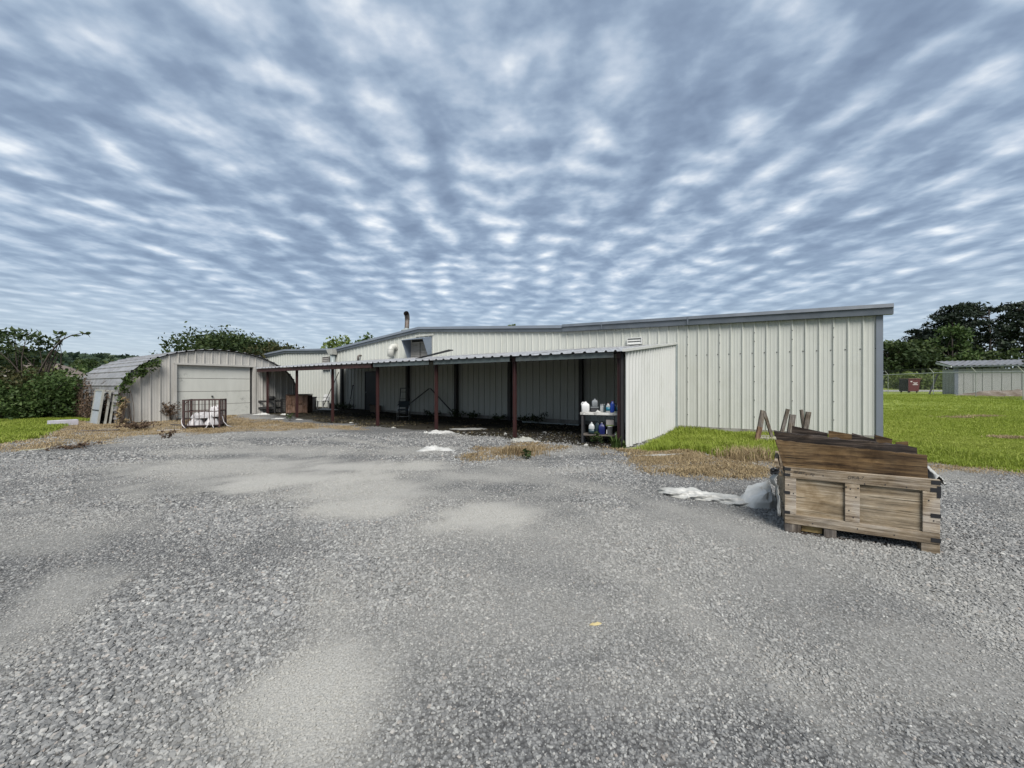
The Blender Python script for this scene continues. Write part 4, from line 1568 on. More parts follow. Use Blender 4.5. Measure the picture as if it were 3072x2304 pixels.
def build_grass():
    r = np.random.default_rng(12)
    # right lawn: short mown turf, thinning with distance
    xs, ys, hs = [], [], []
    for n, y0, y1, h in ((26000, 6.0, 11, .055), (24000, 11, 19, .065), (20000, 19, 34, .08)):
        y = np.sqrt(r.uniform(y0 ** 2, y1 ** 2, n))
        x = y * r.uniform(.90, 1.50, n) * 1.0
        xs.append(x); ys.append(y); hs.append(np.full(n, h))
    x, y, h = map(np.concatenate, (xs, ys, hs))
    lm, dm, sm, um = masks(x, y)
    bare = ss(fbm(x * .35, y * .35, 66), .62, .72) * (y > 12)
    k = (r.random(len(x)) < lm * (1 - .7 * bare)) & not_built(x, y)
    grass_patch("lawn_grass", "short mown green grass on the lawn right of the building", "grass", GRASS, x[k], y[k], h[k] * (.7 + .7 * vnoise(x[k] * 1.5, y[k] * 1.5, 2)), r, .006, .8, 4, .05)
    # left lawn
    n = 42000
    y = np.sqrt(r.uniform(8.0 ** 2, 19.0 ** 2, n))
    x = -y * r.uniform(1.0, 1.55, n)
    lm = masks(x, y)[0]
    k = (r.random(n) < lm) & not_built(x, y)
    grass_patch("lawn_grass", "green grass on the lawn below the left shrubs", "grass", GRASS, x[k], y[k], (.05 + .12 * vnoise(x[k], y[k], 4)), r, .008, .8, 4, .06)
    # patch between the lean-to's white side and the long wall
    n = 16000
    x, y = r.uniform(2.6, 9.8, n), r.uniform(6.8, 13.2, n)
    lm = masks(x, y)[0]
    a, b = x * UX + y * UY, x * VX + y * VY
    k = (r.random(n) < lm * .9) & not_built(x, y) & (a < 2.35)
    grass_patch("rough_grass", "taller rough green grass in the corner by the white side wall", "grass", GRASS, x[k], y[k], .06 + .14 * vnoise(x[k] * 1.2, y[k] * 1.2, 8), r, .005, .8, 5, .05)
    # dry, cut grass lying on the yard edges
    xs, ys = [], []
    for pl, n in zip(DRY, (30000, 3500, 11000, 9000)):
        p = np.array(pl)
        x, y = r.uniform(p[:, 0].min() - .4, p[:, 0].max() + .4, n), r.uniform(p[:, 1].min() - .4, p[:, 1].max() + .4, n)
        xs.append(x); ys.append(y)
    x, y = np.concatenate(xs), np.concatenate(ys)
    lm, dm, sm, um = masks(x, y)
    k = (r.random(len(x)) < dm * .9) & not_built(x, y)
    x, y = x[k], y[k]
    grass_patch("dry_grass", "flattened straw-coloured dead grass along the yard edges", "dry grass", DRYGRASS, x, y, .035 + .07 * vnoise(x * 2, y * 2, 21) ** 2, r, .005, 2.4, 5, .06)
    # worn straw spots on the right lawn
    px_, py_ = [], []
    for cx, cy, sx, sy in ((18.3, 16.0, .30, .16), (19.7, 16.3, .34, .14), (13.5, 10.6, .2, .1)):
        px_.append(cx + r.normal(0, sx, 120)); py_.append(cy + r.normal(0, sy, 120))
    x, y = np.concatenate(px_), np.concatenate(py_)
    grass_patch("straw_patches", "small worn straw patches on the right lawn", "dry grass", DRYGRASS, x, y, np.full(len(x), .11), r, .007, 1.6, 6, .05)
    # moss and leaf litter on the dirt under the lean-to
    n = 9000
    a, b = r.uniform(2.8, 20, n), r.uniform(8.8, 13.5, n)
    x, y = a * UX + b * VX, a * UY + b * VY
    k = r.random(n) < ss(fbm(x * 1.5, y * 1.5, 44), .45, .62)
    x, y = x[k], y[k]
    P = np.stack([x, y, surf_z(x, y) + .012], 1)
    V, F = leaf_quads(P, .05, r, 1.5)
    o = mesh_np("leaf_litter", V, F, leaf_mat("litter", (.02, .017, .012), (.055, .050, .024), (.13, .10, .06), .05), None, r.random(len(x)))
    tag(o, "dead leaves and moss scattered on the dirt under the lean-to", "leaf litter", kind="stuff")


build_grass()


def weed(name, label, loc, h, n, seed, mat, spread=.12, leaf=.05, group=None, droop=.3, stemr=.004, z=None):
    rr = random.Random(seed)
    x, y = loc
    t = empty(name, (x, y, sz(x, y) if z is None else z), rr.uniform(0, 6), label, "plant", group)
    paths, cl = [], []
    for i in range(n):
        th = rr.uniform(0, 2 * PI)
        hh = h * rr.uniform(.55, 1.1)
        q = (math.cos(th) * spread * rr.uniform(.3, 1.2), math.sin(th) * spread * rr.uniform(.3, 1.2), hh)
        pth = bend((rr.uniform(-.02, .02), rr.uniform(-.02, .02), -.02), q, seed + i, 5, .16)
        paths.append((pth, stemr, stemr * .4))
        for p in pth[2:]:
            cl.append((tuple(p), (leaf * 1.3, leaf * 1.3, leaf * 1.1)))
    limbs("stem", TWIG, t, stemr, paths)
    foliage("leaves", mat, t, cl, leaf * .8, .035 if mat is DEADWEED else .10, seed, 3.0, droop)
    return t


def build_weeds():
    # green lily-like clump at the front corner post
    r = np.random.default_rng(5)
    t = empty("leafy_weed", (2.42, 9.02, sz(2.42, 9.02)), 0, "green strap-leaved clump at the foot of the lean-to's corner post", "plant")
    V, F, ti = blades(np.array([[0, 0, 0], [.08, .03, 0], [-.07, .05, 0], [.16, -.05, 0]]), np.array([.36, .30, .28, .24]), r, .017, 1.0, 11, .03)
    mesh_np("leaves", V, F, LEAF_MID, t, ti)
    weed("leafy_weed", "small dark green weed in the gravel in front of the middle posts", (.27, 7.75), .19, 4, 3, LEAF_DARK, .06, .05)
    t = empty("dead_stalk", (-.66, 7.58, sz(-.66, 7.58)), 0, "single dark dead stalk standing left of the straw patch", "plant")
    MB().tube([(0, 0, -.02), (-.01, 0, .15), (-.03, .01, .31)], [.007, .005, .003], 6).build("stem", TWIG, t)
    MB().tube([(-.015, 0, .18), (.03, 0, .26)], .0025, 5).build("twig", TWIG, t)
    weed("dead_weed", "low dry reddish-brown weed heap right of the leaning doors", (-12.15, 12.75), .22, 26, 8, DEADWEED, .55, .05)
    weed("dead_weed", "thin dead weed arching against the hut's left front panels", (-13.35, 15.55), .80, 7, 9, DEADWEED, .5, .045)
    weed("dead_weed", "dead brown weed at the hut door's left foot", (-13.75, 15.75), .70, 12, 10, DEADWEED, .3, .06)
    weed("dead_weed", "dead weed sprig alone on gravel below the caged cart", (-9.3, 10.5), .20, 7, 11, DEADWEED, .2, .04)
    weed("dead_weed", "flat dead weed clump nearest on the left gravel", (-10.0, 8.9), .08, 14, 12, DEADWEED, .45, .04)
    weed("leafy_weed", "small green weed in front of the wooden crate under the lean-to", (-8.9, 15.6), .26, 4, 13, LEAF_DARK, .12, .05)
    weed("leafy_weed", "dark weed between the black angle and the bench legs", (2.1, 9.5), .30, 5, 14, LEAF_DARK, .15, .05)
    for i, (a, b, h) in enumerate(((13.0, 13.3, .35), (11.5, 13.2, .5), (10.6, 13.25, .4), (9.2, 13.2, .3), (7.2, 13.0, .55), (20.2, 13.1, .5), (8.0, 13.2, .3), (19.4, 13.2, .35))):
        p = T(a, b)
        weed("leafy_weed", ("dark weed at the wall foot left of the right brace", "tall dark weed right of the braced wall column", "second dark weed right of the braced wall column", "small dark weed below the middle wall sheets",
                            "widest dark weed at the wall foot near the bench", "dark weed tangle at the foot of the round downpipe", "small dark weed left of the widest one", "dark weed under the small folding stand")[i],
             (p.x, p.y), h * .7, 13, 40 + i, LEAF_DARK, .4, .05, "weeds along the rear wall")
    # rank tuft left of the big crate, behind the sack
    r = np.random.default_rng(7)
    x, y = 4.75 + r.normal(0, .28, 220), 7.75 + r.normal(0, .2, 220)
    grass_patch("grass_tuft", "rank half-dry grass tuft left behind the big crate", "grass", DRYGRASS, x, y, .14 + .16 * r.random(220), r, .005, .9, 5, .05)
    x, y = .15 + r.normal(0, .28, 130), 8.35 + r.normal(0, .2, 130)
    grass_patch("grass_tuft", "upright straw tuft right of the dead stalk", "grass", DRYGRASS, x, y, .10 + .12 * r.random(130), r, .005, 1.0, 5, .04)
    # vines on the hut
    v = empty("green_vine", T(20.12, 4.6, 0), ROT, "green climbing vine hanging on the hut's left front edge", "plant")
    rr = random.Random(3)
    cl, paths = [], []
    for i in range(60):
        u = rr.random()
        b = 4.20 + 1.15 * u ** 1.2
        z = arch_z(max(b, 4.3)) - rr.uniform(.02, .5 if u > .15 else .95) * (1 - .3 * u)
        cl.append(((rr.uniform(.08, .18), b - 4.6, z), (.07, .13, .12)))
    for i in range(14):
        b = rr.uniform(4.15, 4.55)
        zt = rr.uniform(.8, 1.5)
        paths.append((bend((rr.uniform(.05, .2), b - 4.6 + rr.uniform(-.1, .1), 0), (.1, b - 4.6, zt), i, 5, .05), .012, .006))
    foliage("leaves", LEAF_VINE, v, cl, .085, .5, 4, 1.2)
    limbs("stem", TWIG, v, .01, paths)
    cl = [((rr.uniform(.05, .22), 4.28 - 4.6 + rr.uniform(-.14, .14), rr.uniform(.05, .95)), (.05, .07, .12)) for i in range(30)]
    foliage("dry_leaves", DRYGRASS, v, cl, .06, .22, 5, 3.0, .9)
    d = empty("dead_vine", T(23.2, 4.12, 0), ROT, "bare brown dead vine covering the hut's left side wall", "plant")
    cl, paths = [], []
    for i in range(46):
        x = -3.4 + 5.9 * rr.random() ** 1.2
        h = rr.uniform(.9, 1.9) * (1.05 - .09 * (x + 3.4))
        q = (x + rr.uniform(-.3, .3), -.06 + (.35 if h > 1.3 else 0) * (h - 1.3), h)
        pth = bend((x, -.05, 0), q, 60 + i, 7, .05)
        paths.append((pth, .016, .005))
        for p in pth[1:]:
            if rr.random() < .75:
                cl.append(((p.x + rr.uniform(-.15, .15), p.y, p.z), (.13, .05, .12)))
    for i in range(16):
        x = -3.2 + 5.6 * rr.random()
        z = rr.uniform(.4, 1.6)
        paths.append((bend((x, -.06, z), (x + rr.uniform(.5, 1.1), -.06, z + rr.uniform(-.2, .3)), 90 + i, 5, .08), .008, .004))
    limbs("stem", TWIG, d, .01, paths)
    foliage("dry_leaves", DEADWEED, d, cl, .055, .28, 6, 1.6, .5)


build_weeds()

# ================================================================== far right: road, shed, fence, dumpster
ROADM = M("pale_asphalt", (.34, .33, .31), (.28, .27, .26), 2, .9)
SHEDM = painted_steel("grey_shed_sheet", (.38, .385, .37), (.22, .21, .18), .4)


def flat_sheet(name, pts, z, mat):
    me = bpy.data.meshes.new(name)
    me.from_pydata([(x, y, z) for x, y in pts], [], [tuple(range(len(pts)))])
    o = bpy.data.objects.new(name, me)
    me.materials.append(mat)
    COL.objects.link(o)
    return tag(o, kind="structure")


flat_sheet("road", [(24, 50), (170, 50), (170, 65), (24, 65)], .652, ROADM)
flat_sheet("road_edge_strip", [(24, 70.5), (170, 70.5), (170, 72), (24, 72)], .66, ROADM)


def far_shed():
    o = Vector((37.5, 33.0, gz(37.5, 33) - .05))
    rz = math.atan2(-.53, .85)
    s = empty("metal_shed", o, rz, "low grey metal shed with white roof behind the far fence", "shed")
    L, D, H = 8.4, 2.6, 2.25
    n = 16
    for i in range(n):
        x0, x1 = L * i / n, L * (i + 1) / n
        mb = MB()
        sheet(mb, rib_profile(x0, x1, phase=0, rib=.03, pitch=L / n, minor=False), lambda x: .0, lambda x: H - .015 * ((i * 7) % 3), lambda x, d, z: (x, -d, z))
        mb.build("wall_panel", SHEDM, s)
    for i in range(4):
        y0, y1 = D * i / 4, D * (i + 1) / 4
        mb = MB()
        sheet(mb, rib_profile(y0, y1, phase=0, rib=.02, pitch=.65, minor=False), lambda x: 0, lambda x: H - .05, lambda x, d, z: (-d, x, z))
        mb.build("side_panel", SHEDM, s)
    MB().box((0, D, 0), (L, D + .02, H)).build("rear_wall", SHEDM, s)
    MB().box((L, 0, 0), (L + .02, D, H)).build("end_wall", SHEDM, s)
    MB().box((-.06, -.07, -.05), (.16, .12, 2.42)).build("corner_post", CORNER, s)
    for x in (2.6, 5.2, 7.9):
        MB().box((x, .04, 0), (x + .12, .14, 2.5)).build("post", SIDEW, s)
    MB().box((0.02, D - .1, 0), (.12, D, 2.85)).build("post", SIDEW, s)
    nn = 9
    for i in range(nn):
        x0, x1 = -.35 + (L + .6) * i / nn, -.35 + (L + .6) * (i + 1) / nn
        mb = MB()
        sheet(mb, rib_profile(x0, x1, phase=0, rib=.05, pitch=.33, minor=False, base=.08, top=.04), lambda x: -.35, lambda x: D + .3, lambda x, d, y: (x, y, 2.50 + (y + .35) * .16 + d))
        mb.build("roof_panel", GALVHUT, s)
    MB().hexa([(-.36, -.36, 2.36), (-.30, -.36, 2.36), (-.30, D + .3, 2.80), (-.36, D + .3, 2.80), (-.36, -.36, 2.50), (-.30, -.36, 2.50), (-.30, D + .3, 2.96), (-.36, D + .3, 2.96)]).build("rake_board", SIDEW, s)
    MB().box((-.30, -.34, 2.38), (L + .2, -.30, 2.49)).build("eave_beam", GREENSTEEL, s)
    # slanting prop pole at its left end
    p = empty("prop_pole", (35.9, 33.6, gz(35.9, 33.6)), 0, "dark slanting pole propped against the far shed's left end", "pole")
    MB().bar((0, 0, -.05), (1.75, .9, 1.75), .09, .09).build("pole_shaft", DARKSTEEL, p)
    MB().box((-.12, -.12, -.04), (.12, .12, .02)).build("pole_foot", CONC, p)
    # leaning black pole at the picture's right edge
    p = empty("leaning_pole", (33.75, 25.0, gz(33.7, 25)), 0, "black leaning pole at the right edge where the fence rail ends", "pole")
    MB().bar((0, 0, -.1), (-.55, .25, 2.55), .1, .1).build("pole_shaft", BLACKISH, p)
    MB().bar((-.56, .26, 2.5), (-.6, .27, 2.62), .13, .13).build("pole_cap", DARKSTEEL, p)


far_shed()


def far_fence():
    p0, p1 = Vector((39.2, 48.8, 0)), Vector((33.1, 25.2, 0))
    L = (p1 - p0).length
    d = (p1 - p0) / L
    f = empty("chain_link_fence", (p0.x, p0.y, gz(p0.x, p0.y)), 0, "chain-link fence with a pale top rail in front of the far shed", "fence")
    FM = M("fence_steel", (.46, .48, .44), (.36, .38, .35), 4, .45, .3)
    WM = M("fence_wire", (.10, .11, .10), (.08, .09, .08), 4, .6, .2)

    def at(t, z):
        q = p0 + d * t
        return (q.x - p0.x, q.y - p0.y, gz(q.x, q.y) - gz(p0.x, p0.y) + z)
    n = 40
    MB().tube([at(L * i / n, 1.83) for i in range(n + 1)], .034, 6).build("top_rail", FM, f)
    for t in (1.0, 6.2, 11.5, 17.0, 20.9, 24.3):
        po = MB().tube([at(t, -.1), at(t, 1.86)], .022, 6).build("fence_post", FM, f)
        q = Vector(at(t, 1.86))
        MB().bar(q, q + Vector((-.28, .05, .36)), .035, .035).build("barb_arm", FM, po)
    for k in (.16, .27, .36):
        MB().tube([Vector(at(L * i / n, 1.86)) + Vector((-.28 * k / .36, .05, k)) for i in range(n + 1)], .006, 4).build("barbed_wire", WM, f)
    mb = MB()
    step, h = .085, 1.8
    for i in range(int(L / step)):
        t = i * step
        for s in (0, 1):
            a, b = (t, min(t + h, L)) if s == 0 else (min(t + h, L), t)
            hb = h if t + h <= L else L - t
            z0, z1 = (.03, hb) if s == 0 else (.03 if t + h <= L else h - hb, h)
            if s == 0:
                q0, q1 = Vector(at(t, .03)), Vector(at(min(t + h, L), hb))
            else:
                q0, q1 = Vector(at(min(t + h, L), h - hb + .03)), Vector(at(t, h))
            if (q1 - q0).length > .05:
                mb.bar(q0, q1, .003, .003)
    tag(mb.build("chain_mesh", WM, f), kind="stuff")


far_fence()


def dumpster():
    RED = M("maroon_bin", (.115, .014, .020), (.085, .012, .016), 5, .5, dirt=(.05, .02, .015), dirt_amt=.5)
    BLK = M("black_bin", (.012, .016, .020), (.018, .022, .026), 5, .5)
    WH = M("white_print", (.62, .56, .56), (.50, .45, .45), 9, .6)
    o = Vector((43.2, 42.5, gz(43.2, 42.5)))
    s = empty("dumpster", o, 0.0, "maroon dumpster with a black side standing behind the far fence", "dumpster")
    W, D, H = 1.32, 1.0, 1.50
    y0 = .16
    MB().hexa([(0, 0, y0), (W - .18, 0, y0), (W - .18, D, y0), (0, D, y0), (0, -.0, H), (W, -.0, H), (W, D, H), (0, D, H)]).build("body", RED, s, bevel=.02)
    MB().hexa([(-.03, -.0, y0), (-.012, -.0, y0), (-.012, D, y0), (-.03, D, y0), (-.03, -.0, H), (-.012, -.0, H), (-.012, D, H), (-.03, D, H)]).build("side_plate", BLK, s)
    for y in (.1, .37, .64, .91):
        MB().box((-.06, y, y0 + .03), (-.031, y + .05, H - .02)).build("side_rib", BLK, s)
    MB().box((-.02, -.05, H + .002), (W + .10, D + .02, H + .06)).build("rim", M("faded_rim", (.26, .13, .11), (.2, .1, .09), 4, .6), s)
    for x, y in ((.05, .05), (W - .36, .05), (.05, D - .15), (W - .36, D - .15)):
        MB().box((x, y, .06), (x + .12, y + .1, y0 + .02)).build("foot", BLK, s)
    for x, y in ((.05, .05), (W - .36, .05), (.05, D - .15), (W - .36, D - .15)):
        MB().tube([(x + .02, y + .05, .06), (x + .10, y + .05, .06)], .06, 10).build("caster", BLK, s)
    MB().lathe([(.13, 0), (.13, .004)], (0, 0, 0), 16).build("logo", WH, s).matrix_local = Matrix.Translation((.32, -.005, 1.22)) @ Matrix.Rotation(PI / 2, 4, 'X') @ Matrix.Diagonal((1, .5, 1, 1))
    for x0, x1, z0, z1 in ((.50, 1.0, 1.06, 1.12), (.60, .92, .95, 1.02), (.46, 1.04, .84, .92)):
        MB().box((x0, -.006, z0), (x1, -.001, z1)).build("print_line", WH, s)


dumpster()


def mound():
    r = np.random.default_rng(9)
    n, m = 40, 24
    u, v = np.meshgrid(np.linspace(-1, 1, n), np.linspace(-1, 1, m))
    x, y = 37.9 + u * 3.4 * .85 + v * .8 * .3, 29.4 - u * 3.4 * .50 + v * .9 * .85
    h = np.clip(1 - u ** 2 - v ** 2, 0, 1) ** .8 * .42 * (.5 + fbm(x * 1.5, y * 1.5, 4)) - .03
    z = ground_z(x, y) + h
    i = np.arange(n * m).reshape(m, n)
    F = np.stack([i[:-1, :-1], i[:-1, 1:], i[1:, 1:], i[1:, :-1]], -1).reshape(-1, 4)
    o = mesh_np("dirt_mound", np.stack([x.ravel(), y.ravel(), z.ravel()], 1), F, M("brown_spoil", (.11, .075, .05), (.24, .20, .16), 2.2, .95, bmp=.6, dirt=(.40, .39, .37), dirt_amt=.8, dirt_scale=1.0), smooth=True)
    tag(o, "low brown spoil heap with pale gravel in front of the far shed", "heap")


mound()


def far_house():
    o = Vector((-72, 60, gz(-72, 60)))
    s = empty("house", o, math.radians(40), "distant house with brown hip roof beyond the left shrubs", "house")
    W, D, H, R_ = 10.5, 8.0, 2.75, 4.75
    x0, x1, y0, y1 = -W / 2, W / 2, -D / 2, D / 2
    HWALL = M("house_wall", (.52, .50, .48), (.45, .43, .41), 3, .8)
    mb = MB()
    mb.add([(x0, y0, 0), (x1, y0, 0), (x1, y1, 0), (x0, y1, 0), (x0, y0, H), (x1, y0, H), (x1, y1, H), (x0, y1, H)], [(0, 1, 5, 4), (1, 2, 6, 5), (2, 3, 7, 6), (3, 0, 4, 7)])
    mb.build("wall", HWALL, s)
    e = .5
    mb = MB()
    mb.add([(x0 - e, y0 - e, H - .1), (x1 + e, y0 - e, H - .1), (x1 + e, y1 + e, H - .1), (x0 - e, y1 + e, H - .1), (-1.5, 0, R_), (1.5, 0, R_)],
           [(0, 1, 5, 4), (1, 2, 5), (2, 3, 4, 5), (3, 0, 4), (3, 2, 1, 0)])
    mb.build("roof", M("shingle_roof", (.155, .125, .105), (.11, .09, .078), 3, .9, bmp=.4), s)
    MB().box((x0 - e, y0 - e - .06, H - .26), (x1 + e, y0 - e, H - .08)).build("fascia", HWALL, s)
    MB().box((x1 + e, y0 - e, H - .26), (x1 + e + .06, y1 + e, H - .08)).build("fascia", HWALL, s)
    for x in (-2.6, 2.2):
        w = MB().box((x - .6, y0 - .04, .9), (x + .6, y0 - .005, 2.1)).build("window", M("window_frame_white", (.7, .7, .68), (.6, .6, .6), 3, .5), s)
        MB().box((x - .52, y0 - .05, .98), (x + .52, y0 - .042, 2.02)).build("pane", M("dark_glass", (.03, .035, .04), (.02, .025, .03), 3, .1), w)


far_house()

# ================================================================== big wooden crate, front right
PLY = wood_mat("weathered_plywood", (.14, .11, .075), (.34, .275, .19), (.52, .45, .345), 0, .6)
RAIL = wood_mat("pale_rail_wood", (.11, .085, .062), (.26, .215, .16), (.44, .385, .315), 0, 1.0)
STILE = wood_mat("pale_stile_wood", (.15, .12, .095), (.36, .31, .25), (.53, .475, .40), 0, 1.0)
BROWNB = wood_mat("brown_board", (.035, .022, .013), (.12, .078, .040), (.22, .15, .078), 0, .7, knots=False)
DARKB = wood_mat("black_rotten_board", (.012, .010, .009), (.040, .031, .026), (.105, .085, .072), 0, 1.0, knots=False)
GREYB = wood_mat("grey_board", (.075, .066, .058), (.17, .15, .135), (.29, .265, .24), 2, 1.0)
STRAP = M("black_steel_strap", (.010, .010, .012), (.018, .018, .02), 5, .5)
PLASTIC = M("white_plastic", (.50, .50, .475), (.39, .39, .365), 4, .45, dirt=(.30, .28, .22), dirt_amt=.45, dirt_scale=3, bmp=.2)
INK = M("marker_ink", (.02, .018, .018), (.03, .028, .026), 5, .8)

CR = empty("wooden_crate", (2.70, 3.86, sz(3.2, 3.6) - .015), math.atan2(-.495, .869), "big weathered wooden pallet crate full of scrap boards at right", "crate")


def crate():
    W, D, Z0, Z1 = 1.09, 1.08, .105, .655
    t = .02
    # plywood panels set back behind the frame
    MB().box((.02, .024, Z0), (W - .02, .036, Z1 - .01)).build("front_panel", PLY, CR)
    MB().box((.02, D - .036, Z0), (W - .02, D - .024, Z1 - .01)).build("rear_panel", PLY, CR)
    MB().box((.024, .04, Z0), (.034, D - .04, Z1 - .16)).build("side_panel", PLY, CR)
    MB().box((W - .034, .04, Z0), (W - .024, D - .04, Z1 - .01)).build("side_panel", PLY, CR)
    MB().box((.02, .04, Z0), (W - .02, D - .04, Z0 + .02)).build("floor", PLY, CR)
    # front frame
    MB().box((0, 0, Z1 - .105), (W, .024, Z1)).build("top_rail", RAIL, CR, bevel=.003)
    MB().box((0, 0, Z0 - .005), (W, .024, Z0 + .088)).build("bottom_rail", RAIL, CR, bevel=.003)
    for x0, x1 in ((0, .092), (.462, .567), (W - .108, W)):
        MB().box((x0, .001, Z0 + .091), (x1, .023, Z1 - .108)).build("stile", STILE, CR, bevel=.003)
    # rear frame and side posts
    MB().box((0, D - .024, Z1 - .105), (W, D, Z1)).build("top_rail", RAIL, CR, bevel=.003)
    MB().box((0, D - .024, Z0), (W, D, Z0 + .09)).build("bottom_rail", RAIL, CR, bevel=.003)
    for x in (0.036, W - .084):
        for y in (.04, D - .09):
            MB().box((x, y, Z0 + .022), (x + .048, y + .048, Z1 - .03)).build("corner_post", STILE, CR)
    MB().box((0, .03, Z0), (.022, D - .03, Z0 + .09)).build("side_rail", RAIL, CR)
    MB().box((W - .022, .03, Z1 - .10), (W, D - .03, Z1 - .005)).build("side_rail", RAIL, CR)
    MB().box((W - .022, .03, Z0), (W, D - .03, Z0 + .09)).build("side_rail", RAIL, CR)
    # broken slat on the left rim
    MB().hexa([(-.045, .02, .56), (-.02, .02, .55), (-.01, .34, .60), (-.035, .34, .61), (-.085, .0, .70), (-.06, .0, .70), (-.03, .30, .74), (-.055, .30, .74)]).build("broken_slat", RAIL, CR)
    # black corner straps
    for z, l in ((.622, .048), (.565, .045), (.39, .043), (.195, .043)):
        MB().box((-.004, -.0035, z), (l, -.0008, z + .028)).build("corner_strap", STRAP, CR)
        MB().box((-.004, .0, z), (-.0008, .06, z + .028)).build("corner_strap", STRAP, CR)
    for z, l in ((.612, .055), (.548, .06), (.328, .058), (.118, .056)):
        MB().box((W - l, -.0035, z), (W + .004, -.0008, z + .034)).build("corner_strap", STRAP, CR)
        MB().box((W + .0008, .0, z), (W + .004, .06, z + .034)).build("corner_strap", STRAP, CR)
    MB().box((W - .02, -.0032, .50), (W + .004, -.0028, .60)).build("corner_strap", STRAP, CR)
    # pallet base: blocks and boards
    for x0, x1 in ((.0, .13), (.31, .40), (W - .115, W - .0)):
        for y0 in (.005, .48, D - .12):
            MB().box((x0, y0, .018), (x1, y0 + .10, Z0 - .008)).build("pallet_block", GREYB if x0 < .9 else RAIL, CR)
    for y0 in (.0, .47, D - .13):
        MB().box((0.01, y0 + .002, 0), (W - .01, y0 + .11, .018)).build("pallet_board", DARKB, CR)
    MB().box((.14, .05, .03), (.30, .09, .085)).build("pallet_scrap", M("yellow_foam", (.45, .33, .14), (.32, .22, .09), 14, .9, bmp=.6), CR)
    # nail holes and stains
    rr = random.Random(2)
    mb = MB()
    for x, z in ((.17, .595), (.30, .60), (.60, .56), (.74, .57), (.88, .565), (.03, .48), (.07, .40), (.50, .50), (.54, .43), (.49, .30), (.52, .24), (1.02, .47), (1.05, .30), (.22, .13), (.55, .14), (.80, .13), (.47, .515), (.555, .515)):
        mb.box((x - .004, -.0012, z - .006), (x + .004, -.0002, z + .006))
    tag(mb.build("nail_marks", INK, CR), kind="stuff")
    # handwriting on the top rail
    for body, x, z, s in (("PP 85T", .065, .600, .034), ("P2", .195, .590, .036), ("G9/A-7", .475, .592, .042)):
        cu = bpy.data.curves.new("marking", 'FONT')
        cu.body = body
        cu.size = s
        cu.shear = .35
        cu.space_character = .9
        tmp = bpy.data.objects.new("tmp", cu)
        me = bpy.data.meshes.new_from_object(tmp)
        bpy.data.objects.remove(tmp)
        o = bpy.data.objects.new("marking", me)
        me.materials.append(INK)
        COL.objects.link(o)
        o.parent = CR
        o.matrix_local = Matrix.Translation((x, -.0018, z)) @ Matrix.Rotation(PI / 2, 4, 'X') @ Matrix.Rotation(random.Random(body).uniform(-.08, .08), 4, 'Z')


crate()


def plank(name, label, pts8, mat, cat="board", group="scrap boards in the big crate"):
    o = MB().hexa(pts8)
    mw = CR.matrix_basis.copy()
    mw = Matrix.Translation(CR.location) @ Matrix.Rotation(CR.rotation_euler.z, 4, 'Z')
    me = o.build(name, mat, None, recalc=True)
    me.matrix_world = mw
    bm = bmesh.new()
    bm.from_mesh(me.data)
    bmesh.ops.subdivide_edges(bm, edges=[e for e in bm.edges if e.calc_length() > .4], cuts=22, use_grid_fill=True)
    rr = random.Random(label)
    rough = .014 if mat is DARKB else .005
    for v in bm.verts:
        v.co += Vector((rr.uniform(-.006, .006), rr.uniform(-.0025, .0025), rr.uniform(-rough, rough * .6)))
    bm.to_mesh(me.data)
    bm.free()
    return tag(me, label, cat, group)


def slab(x0, z0a, z1a, x1, z0b, z1b, y, t, x0t=None, lean=.0, x1t=None):
    x0t = x0 if x0t is None else x0t
    x1t = x1 if x1t is None else x1t
    return [(x0, y, z0a), (x1, y, z0b), (x1, y + t, z0b), (x0, y + t, z0a), (x0t, y + lean, z1a), (x1t, y + lean, z1b), (x1t, y + lean + t, z1b), (x0t, y + lean + t, z1a)]


plank("scrap_board", "wide brown plank standing along the front rim of the big crate", slab(.03, .52, .905, 1.035, .52, .845, .062, .028, x0t=-.075, lean=.02), BROWNB)
plank("scrap_board", "rotten black plank right behind the wide brown plank", slab(.03, .52, .985, 1.0, .52, .905, .125, .06, x0t=-.075, lean=.05), DARKB)
plank("scrap_board", "thin split dark board lying flat behind the black plank", slab(.02, .93, .955, .98, .86, .885, .24, .13), DARKB)
plank("scrap_board", "short reddish board end poking up mid crate", slab(.42, .86, .99, .60, .85, .965, .46, .02), BROWNB)
plank("scrap_board", "dark board end poking up right of the reddish one", slab(.61, .86, .965, .80, .84, .925, .50, .02), DARKB)
plank("scrap_board", "small brown board end sticking up at the crate's right end", slab(.98, .80, .885, 1.06, .80, .905, .62, .02), BROWNB)
plank("scrap_board", "dark curled board piece at the back left of the crate", slab(.12, .86, 1.01, .42, .86, .965, .55, .02), DARKB)
plank("scrap_board", "long dark board at the bottom of the crate pile", slab(.05, .50, .80, 1.04, .50, .78, .42, .30), DARKB)
plank("scrap_board", "brown broken board at the crate's back right corner", slab(.86, .78, .94, .99, .80, .90, .80, .03), BROWNB)


